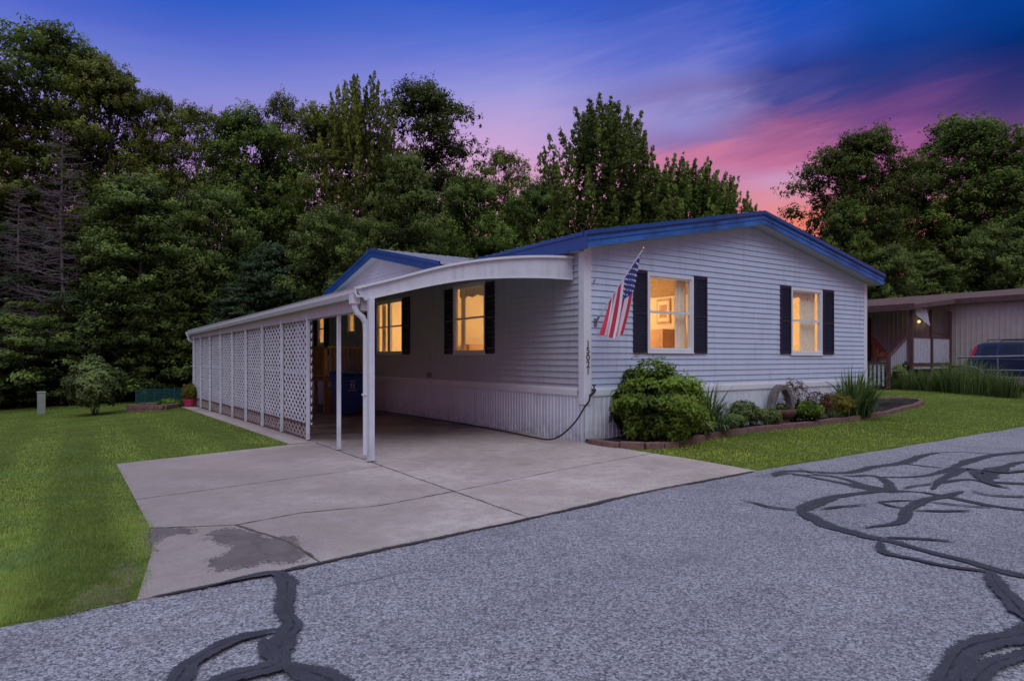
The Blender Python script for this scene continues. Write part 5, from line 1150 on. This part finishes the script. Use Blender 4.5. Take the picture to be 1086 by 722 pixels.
# ------------------------------------------------------------------ left side garden things
def left_things():
    p = gp(44, 439); MB().box(p[0]-.13, p[0]+.13, p[1]-.12, p[1]+.12, p[2]-.05, p[2]+.80).box(p[0]-.145, p[0]+.145, p[1]-.135, p[1]+.135, p[2]+.801, p[2]+.86).build('utility_pedestal', M['pedestal'], org=tuple(p), bevel=.012)
    props(D.objects['utility_pedestal'], 'pale grey-green utility pedestal standing on the lawn at the edge of the wood', 'utility box')
    p = gp(101, 440); shrub('round_shrub', 'pale green rounded shrub standing alone on the left lawn', tuple(p), .88, 1.72, 2600, .13, 'bush2', seed=21, lift=.18, per=6)
    # raised brick bed
    p = gp(136, 437); q = gp(168, 430); r = thing('raised_bed', 'small raised bed of reddish blocks on the lawn beyond the carport', 'raised bed', tuple(p))
    dx, dy = (CR[0], CR[1]); m = MB(); w = 1.25; dd = 1.0
    c = [np.array([p[0], p[1]]), np.array([p[0], p[1]])+CR[:2]*w, np.array([p[0], p[1]])+CR[:2]*w+CF[:2]*dd, np.array([p[0], p[1]])+CF[:2]*dd]
    for i in range(4):
        a, b = c[i], c[(i+1) % 4]; n = int(np.linalg.norm(b-a)/.3)
        for lay in range(2):
            for k in range(n):
                u0 = (k+(.0 if lay == 0 else .15))/n; u1 = min(1, u0+.96/n); s, e = a+(b-a)*u0, a+(b-a)*u1; m.bar((s[0], s[1], p[2]+.06+.13*lay), (e[0], e[1], p[2]+.06+.13*lay), .16, .12)
    m.build('block_wall', M['brick'], r, bevel=.01); m = MB(); m.hexa([(x, y, p[2]+.0) for x, y in c], [(x, y, p[2]+.2) for x, y in c]); m.build('soil', M['mulch'], r)
    shrub('trailing_plant', 'light green low plant right of the raised block bed', tuple(gp(181, 432)), .45, .32, 420, .09, 'bush', seed=22, lift=0)
    # mesh fence
    a = gp(144, 432); b = gp(196, 431.5); r = thing('mesh_fence', 'short teal mesh fence panel around the little back bed', 'fence', tuple(a)); A = Vector(a); B = Vector(b)
    for i in range(6): P = A.lerp(B, i/5); MB().tube([P, P+Vector((0, 0, .78))], .014, 6).build('stake', M['teal'], r)
    m = MB(); L = (B-A).length; n = int(L/.055)
    for i in range(n+1): P = A.lerp(B, i/n); m.bar(P+Vector((0, 0, .02)), P+Vector((0, 0, .72-.05*math.sin(i/n*PI*3)**2)), .012, .004)
    for k in range(13): m.bar(A+Vector((0, 0, .04+.055*k)), B+Vector((0, 0, .04+.055*k)), .004, .012)
    m.build('mesh', M['teal'], r)
    p = gp(201, 431.5); p = np.array([p[0], p[1], p[2]]); MB().lathe(p, [(.15, 0), (.19, .12), (.22, .26), (.235, .27), (.235, .30), (.20, .30), (.19, .25)], 20).build('flower_pot', M['pink'], org=tuple(p), smooth=False); props(D.objects['flower_pot'], 'bright pink flower pot at the far foot of the carport downspout', 'pot')
    shrub('potted_shrub', 'yellow-green leafy plant growing out of the bright pink pot', (p[0], p[1], p[2]+.26), .24, .62, 190, .10, 'yellowleaf', seed=24, lift=0)
left_things()

# ------------------------------------------------------------------ neighbouring home
def neighbour():
    X = 23.6; z0 = .5; r = thing('neighbour_home', 'tan metal-sided home with brown roof at the right edge of the picture', 'house', (X+2.5, 3, z0))
    m = MB(); y = -12.; P = .2
    while y < 14:
        m.quad((X, y, 1.25), (X, y+.15, 1.25), (X, y+.15, 3.95), (X, y, 3.95)); m.quad((X, y+.15, 1.25), (X-.025, y+.165, 1.25), (X-.025, y+.165, 3.95), (X, y+.15, 3.95)); m.quad((X-.025, y+.165, 1.25), (X-.025, y+.185, 1.25), (X-.025, y+.185, 3.95), (X-.025, y+.165, 3.95)); m.quad((X-.025, y+.185, 1.25), (X, y+.2, 1.25), (X, y+.2, 3.95), (X-.025, y+.185, 3.95)); y += P
    m.box(X+.02, X+5, 14, 14.05, .4, 3.95); m.build('wall', M['nwall'], r)
    m = MB(); 
    for k in range(130): m.box(X-.012, X+.02, -12+k*.2, -12+k*.2+.19, .3, 1.2)
    m.build('skirting', M['nwall'], r); MB().box(X-.05, X+.02, -12, 14, 1.2, 1.27).build('belt_trim', M['nbrown'], r)
    MB().hexa([(X-.35, -12.3, 3.96), (X+2.6, -12.3, 4.45), (X+2.6, 14.3, 4.45), (X-.35, 14.3, 3.96)], [(X-.35, -12.3, 4.10), (X+2.6, -12.3, 4.62), (X+2.6, 14.3, 4.62), (X-.35, 14.3, 4.10)]).build('roof', M['nroof'], r)
    MB().box(X-.40, X-.352, -12.3, 14.3, 3.90, 4.12).build('fascia', M['nbrown'], r)
    # window with dark glass beside the porch door, lit wall lamp
    MB().box(X-.06, X-.026, 6.75, 7.6, 1.45, 3.5).build('door', M['nbrown'], r)
    w = MB().box(X-.06, X-.026, 8.6, 9.6, 2.3, 3.4).build('window', M['nwhite'], r); MB().box(X-.065, X-.0601, 8.68, 9.52, 2.38, 3.32).build('pane', M['darkglass'], w)
    # porch
    pr = thing('porch', 'covered brown-trimmed porch with white pickets on the neighbouring home', 'porch', (21.7, 5.5, z0)); x0 = 19.95; y0, y1 = 3.3, 9.2; dk = 1.4
    MB().box(x0, X-.1, y0, y1, dk-.12, dk).build('deck', M['nbrown'], pr)
    MB().hexa([(x0-.35, y0-.25, 3.55), (X-.36, y0-.25, 3.92), (X-.36, y1+.2, 3.92), (x0-.35, y1+.2, 3.55)], [(x0-.35, y0-.25, 3.72), (X-.36, y0-.25, 4.12), (X-.36, y1+.2, 4.12), (x0-.35, y1+.2, 3.72)]).build('porch_roof', M['nroof'], pr)
    MB().box(x0-.39, x0-.351, y0-.25, y1+.2, 3.50, 3.76).build('fascia', M['nbrown'], pr)
    for x, y in ((x0+.05, y0+.05), (x0+1.75, y0+.05), (X-.2, y0+.05), (x0+.05, y0+2.1), (x0+.05, y1-.1)): MB().box(x-.06, x+.06, y-.06, y+.06, .4, 3.6).build('post', M['nbrown'], pr)
    m = MB(); m.box(x0+.12, X-.27, y0+.01, y0+.09, 2.42, 2.48)
    m.build('railing', M['nbrown'], pr); m = MB(); x = x0+.16
    while x < X-.35:
        if not (x0+1.6 < x < x0+1.85): m.box(x, x+.085, y0+.03, y0+.05, 1.15, 2.41)
        x += .125
    m.build('picket_panel', M['nwhite'], pr)
    m = MB(); m.bar((x0+.05, y0+2.1, 2.45), (x0-1.5, y0+2.1, 1.6), .05, .07); m.bar((x0+.05, y0+.2, 2.45), (x0-1.5, y0+.2, 1.6), .05, .07); m.build('stair_rail', M['nbrown'], pr)
    for yy in (y0+.2, y0+2.1):
        for k in range(9): xx = x0-.12-.16*k; zt = 2.40-.55*(.12+.16*k); MB().box(xx-.02, xx+.02, yy-.02, yy+.02, zt-.85, zt).build('baluster', M['nwhite'], pr)
    for k in range(4): MB().box(x0-.3*(k+1), x0-.3*k, y0+.25, y0+2.05, .4, dk-.2-.2*k).build('step', M['nbrown'], pr)
    m = MB(); 
    for k in range(8): m.box(x0-.02, x0+.02, y0+2.3+.42*k, y0+2.34+.42*k, dk, 2.4)
    m.box(x0-.02, x0+.03, y0+2.2, y1, 2.4, 2.46); m.build('railing', M['nwhite'], pr)
    for k in range(11): MB().box(x0-1.62, x0-1.58, y0+.3+.16*k, y0+.37+.16*k, .5, 1.42).build('picket', M['nwhite'], pr)
    MB().box(x0-1.66, x0-1.62, y0+.2, y0+2.2, 1.36, 1.43).build('railing', M['nbrown'], pr); MB().box(x0-1.66, x0-1.54, y0+.08, y0+.2, .4, 1.7).build('post', M['nbrown'], pr)
    # tilted blind panel and bracing on the near end
    m = MB(); m.hexa([(x0+.25, y0-.02, 3.35), (x0+1.5, y0-.02, 2.9), (x0+1.55, y0+.01, 2.95), (x0+.25, y0+.01, 3.4)], [(x0+.3, y0-.02, 3.65), (x0+1.2, y0-.02, 3.6), (x0+1.2, y0+.01, 3.6), (x0+.3, y0+.01, 3.65)]); m.build('tilted_panel', M['nwhite'], pr)
    MB().bar((x0+1.9, y0+.05, 2.7), (X-.3, y0+.05, 2.5), .05).bar((X-.5, y0+.05, 2.5), (X-.28, y0+.05, 3.6), .05).build('brace', M['nbrown'], pr)
    lp = thing('porch_lamp', 'small lit lamp on the tan wall under the neighbouring porch roof', 'lamp', (X-.1, 5.0, 3.25)); MB().lathe((X-.12, 4.6, 3.2), [(.03, -.05), (.07, 0), (.07, .06), (.03, .1)], 12).build('bulb', M['lampglow'], lp); MB().box(X-.05, X-.026, 4.53, 4.67, 3.15, 3.35).build('mount', M['nbrown'], lp)
    l = D.lights.new('porch_light', 'POINT'); l.energy = .8; l.color = (1, .75, .4); o = D.objects.new('porch_light', l); COL.objects.link(o); o.parent = lp; o.location = (-.25, -.4, -.05)
    # lounge chair on the porch
    c = (20.9, 5.0, dk); ch = thing('porch_chair', 'rust-orange rounded armchair on the neighbouring porch', 'chair', c)
    P = [(c[0]+.32*math.cos(a), c[1]+.36*math.sin(a)) for a in np.linspace(-.2, PI+.2, 14)]
    m = MB()
    for (a, b), (e, f) in zip(P[:-1], P[1:]):
        hh = lambda yy: .55+.55*max(0, (yy-c[1])/.36); m.hexa([(a, b, dk+.2), (e, f, dk+.2), (e*.9+c[0]*.1, f*.9+c[1]*.1, dk+.2), (a*.9+c[0]*.1, b*.9+c[1]*.1, dk+.2)], [(a, b, dk+hh(b)), (e, f, dk+hh(f)), (e*.9+c[0]*.1, f*.9+c[1]*.1, dk+hh(f)), (a*.9+c[0]*.1, b*.9+c[1]*.1, dk+hh(b))])
    m.build('backrest', M['rust'], ch); MB().lathe((c[0], c[1], dk+.2), [(.26, 0), (.3, .06), (.3, .2), (.25, .25)], 18).build('seat', M['rust'], ch)
    for sx in (-1, 1):
        for sy in (-1, 1): MB().tube([(c[0]+sx*.2, c[1]+sy*.2, dk+.22), (c[0]+sx*.24, c[1]+sy*.24, dk)], .02, 6).build('leg', M['rust'], ch)
neighbour()
def suv():
    zg = .50; cx, yr = 21.75, 1.75; L = 4.5; Wd = 1.82; r = thing('parked_car', 'dark blue estate SUV with red tail lights parked beside the neighbouring tan wall', 'car', (cx, yr-L/2, zg))
    # side profile, t = distance forward from the rear
    low = [(0.05, .42), (0.0, .75), (.03, 1.08), (.9, 1.10), (2.4, 1.08), (3.3, 1.02), (4.2, .88), (4.45, .70), (4.5, .42)]
    def prism(prof, hw0, hw1, zsplit, name, mat, parent=r, bev=.05):
        m = MB(); lo = []; hi = []
        for t, z in prof: w = hw0+(hw1-hw0)*max(0, (z-zsplit))/.65; lo.append((cx-w, yr-t, zg+z)); hi.append((cx+w, yr-t, zg+z))
        m.hexa(lo, hi); return m.build(name, mat, parent, bevel=bev)
    body = prism(low, .91, .86, .9, 'body', M['carpaint'])
    prism([(.06, 1.09), (.30, 1.62), (.55, 1.70), (1.6, 1.72), (2.4, 1.66), (3.2, 1.07)], .86, .70, 1.09, 'cabin', M['carpaint'])
    for s in (-1, 1):
        def side(prof, name='side_window'):
            m = MB(); P = [(cx+s*(.868-.16*(z-1.09)/.65*1.0+.004), yr-t, zg+z) for t, z in prof]; m.quad(*P); m.build(name, M['darkglass'], r)
        side([(.42, 1.14), (.55, 1.55), (.95, 1.58), (.95, 1.14)]); side([(1.03, 1.14), (1.1, 1.58), (1.75, 1.6), (1.75, 1.14)]); side([(1.83, 1.14), (1.83, 1.6), (2.35, 1.56), (2.95, 1.14)])
        MB().hexa([(cx+s*.80, yr+.02, zg+.95), (cx+s*.90, yr-.02, zg+.95), (cx+s*.90, yr-.16, zg+.97), (cx+s*.80, yr-.16, zg+.97)][::s], [(cx+s*.66, yr-.20, zg+1.55), (cx+s*.76, yr-.24, zg+1.55), (cx+s*.76, yr-.34, zg+1.55), (cx+s*.66, yr-.34, zg+1.55)][::s]).build('tail_light', M['red'], r, bevel=.01)
        MB().tube([(cx+s*.62, yr-.6, zg+1.74), (cx+s*.62, yr-.7, zg+1.79), (cx+s*.62, yr-1.9, zg+1.79), (cx+s*.62, yr-2.0, zg+1.72)], .02, 6).build('roof_rail', M['black'], r)
        for t in (.85, 3.65):
            w = MB().lathe((0, 0, 0), [(.20, -.09), (.33, -.09), (.35, -.05), (.35, .05), (.33, .09), (.20, .09)], 24).build('wheel', M['black'], r); w.location = Vector((cx+s*.84, yr-t, zg+.35))-wloc(r); w.rotation_euler = (0, PI/2, 0)
            q = MB().lathe((0, 0, 0), [(.06, -.02), (.19, -.095), (.2, -.1), (.2, .1), (.19, .095), (.06, .02)], 20).build('rim', M['chrome'], w); q.location = (0, 0, 0); 
        m = MB(); m.hexa([(cx+s*.92, yr-2.6, zg+1.1), (cx+s*1.06, yr-2.6, zg+1.1), (cx+s*1.06, yr-2.72, zg+1.1), (cx+s*.92, yr-2.72, zg+1.1)][::s], [(cx+s*.92, yr-2.6, zg+1.24), (cx+s*1.06, yr-2.6, zg+1.24), (cx+s*1.06, yr-2.70, zg+1.24), (cx+s*.92, yr-2.70, zg+1.24)][::s]); m.build('mirror', M['carpaint'], r)
    MB().quad((cx-.72, yr-.088, zg+1.14), (cx+.72, yr-.088, zg+1.14), (cx+.62, yr-.268, zg+1.55), (cx-.62, yr-.268, zg+1.55)).build('rear_window', M['darkglass'], r)
    MB().box(cx-.88, cx+.88, yr-.02, yr+.06, zg+.38, zg+.62).build('bumper', M['black'], r, bevel=.03)
suv()
def pipe_rack():
    r = thing('pipe_trailer', 'grey tubular metal trailer frame standing in front of the dark car', 'trailer', (20.2, .9, .45)); x = 20.1; m = MB(); Y = [2.05, -2.5]
    m.tube([(x, 1.75, 1.62), (x, -2.5, 1.70)], .04, 8); m.tube([(x, 1.0, 1.15), (x, -2.5, 1.15)], .025, 8); m.tube([(x, 1.0, .85), (x, -2.5, .85)], .025, 8); m.tube([(x, .9, .65), (x, -2.5, .65)], .03, 8)
    m.build('rail', M['chrome'], r); m = MB()
    for y in (1.3, .45, -.4, -1.3): m.tube([(x, y, .5), (x, y, 1.95 if y == 1.3 else 1.64)], .025, 8)
    m.build('upright', M['chrome'], r); m = MB(); m.tube([(x, 1.75+.0, 1.0)]+[(x, 1.35+.5*math.cos(a), .85+.42*math.sin(a)) for a in np.linspace(.3, PI-.1, 12)], .03, 8); m.build('mudguard', M['chrome'], r)
    for y in (1.3,):
        w = MB().lathe((0, 0, 0), [(.14, -.07), (.27, -.07), (.29, 0), (.27, .07), (.14, .07)], 20).build('wheel', M['black'], r); w.location = Vector((x+.12, y, .79))-wloc(r); w.rotation_euler = (0, PI/2, 0)
pipe_rack()
wg = [(968, 403, 24.8, .85), (986, 404, 24.2, .9), (1006, 405, 23.6, 1.2), (1020, 406, 23.2, 1.35), (1036, 406, 22.9, 1.3), (1052, 407, 22.6, 1.0), (1068, 408, 22.3, .95), (950, 402, 25.5, .7)]
wl = ['low clump of tall grass before the porch picket panels', 'leafy grass clump between the porch post and the tallest grass', 'tall green grass clump under the right end of the porch', 'tallest green grass clump, just left of the car tail light', 'tall grass clump in front of the car tail light', 'thinner grass clump before the car side window', 'sparse grass clump nearest the right edge', 'short grass clump beside the porch stairs']
for i, (px, py, d, L) in enumerate(wg):
    p = at(px, py, d); z = float(tz(p[0], p[1])); straps('tall_grass_clump', wl[i], (p[0], p[1], z), 230, L, .022, 'wildgrass', 'grass', 60+i, 'tall grass clumps along the neighbouring lot', upright=.85, spread=.45)
shrub('weedy_bush', 'dense green bush left of the porch grass, beyond the thin twiggy shrub', tuple(at(940, 402, 26)*np.array([1, 1, 0])+np.array([0, 0, .42])), .7, .9, 700, .12, 'bush2', seed=71)
# soil strip below the tall grass
mb = MB(); pts = [(930, 405), (960, 408), (1000, 410), (1040, 412), (1090, 414)]
for a, b in zip(pts[:-1], pts[1:]):
    A, B_ = at(a[0], 0, 25.5-(a[0]-930)*.02), at(b[0], 0, 25.5-(b[0]-930)*.02)
    mb.quad((A[0], A[1], float(tz(A[0], A[1]))+.03), (B_[0], B_[1], float(tz(B_[0], B_[1]))+.03), (B_[0]+1.0, B_[1]+1.4, float(tz(B_[0]+1, B_[1]+1.4))+.03), (A[0]+1.0, A[1]+1.4, float(tz(A[0]+1, A[1]+1.4))+.03))
props(mb.build('soil', M['dirt']), kind='structure')

# ------------------------------------------------------------------ grass
def grass(n, d0, d1, size, seed, hgt):
    rng = np.random.default_rng(seed); u = rng.random(n); d = 1/np.sqrt(1/d0**2*(1-u)+u/d1**2); s = rng.uniform(-.85, .88, n)*d   # denser near the viewer
    X = CAM[0]+CR[0]*s+CF[0]*d; Y = CAM[1]+CR[1]*s+CF[1]*d
    ed = edge(X); ok = (Y > ed-.02+.10*rng.random(n)+.03*np.sin(X*5)+.03*np.sin(X*13+1))
    Xj = X+rng.normal(size=n)*.022+.03*np.sin(Y*6)*np.sin(Y*2.3+1); Yj = Y+rng.normal(size=n)*.022
    drive = inside(Xj, Yj, [(-7.36, 2.02), (-7.3, -.92), (-7.28, -2.4), (-7.33, -3.2), (-7.53, -4.6), (.07, -4.6), (.12, -2.4), (.03, -.4), (0, 0), (10, 0), (10, 19), (-4.62, 19), (-4.62, 2.8)])
    bedp = inside(X, Y, [(0, 0), (.0, -.75), (.2, -1.2), (.75, -1.38), (1.35, -1.31), (2, -1.1), (2.6, -.88), (3.4, -.76), (4.4, -.70), (5.4, -.72), (6.3, -.7), (7.3, -.63), (8.4, -.54), (9.6, -.45), (11, -.2), (12.3, .02), (13.6, .2), (14.7, .52), (15.0, 1.2), (14.2, 1.8), (12.8, 1.85), (11, 1.6), (9, 1.2)])
    soil = inside(X, Y, [tuple(gp(*q)[:2]) for q in [(60, 650), (78, 634), (105, 618), (150, 565), (145, 632)]]) & (rng.random(n) < .22)
    ok &= ~drive & ~bedp & ~soil & (X < 21.5+.0*Y); X, Y, d = X[ok], Y[ok], d[ok]; n = len(X)
    Z = tz(X, Y)+.0; h = hgt*rng.uniform(.6, 1.3, n)*np.where(np.sin(X*7.1+np.sin(Y*5))*np.sin(Y*6.3+np.sin(X*4)) > .82, 1.9, 1.)*(1+.25*np.sin(X*2.3)*np.sin(Y*1.9)); w = np.maximum(size*rng.uniform(.7, 1.3, n), d*.0011)
    th = rng.uniform(0, 2*PI, n); lx, ly = rng.normal(size=n)*h*.45, rng.normal(size=n)*h*.45
    a = np.stack([X-np.cos(th)*w/2, Y-np.sin(th)*w/2, Z-.004], 1); b = np.stack([X+np.cos(th)*w/2, Y+np.sin(th)*w/2, Z-.004], 1); c = np.stack([X+lx, Y+ly, Z+h], 1)
    return np.stack([a, b, c], 1).reshape(-1, 3), np.clip(rng.normal(.5, .22, n), 0, 1)
Va, Ta = grass(760000, 3.2, 34, .005, 1, .030)
F = np.arange(len(Va)).reshape(-1, 3)
props(link('lawn_grass', np_mesh('lawn_grass', Va, F, Ta, M['grass'], 3)), 'short mown green grass of the lawns', 'grass', kind='stuff')

# ------------------------------------------------------------------ render
S.view_settings.view_transform = 'Standard'; S.view_settings.look = 'None'; S.view_settings.exposure = 0
S.cycles.use_denoising = True
S.cycles.max_bounces = 8; S.cycles.transparent_max_bounces = 8
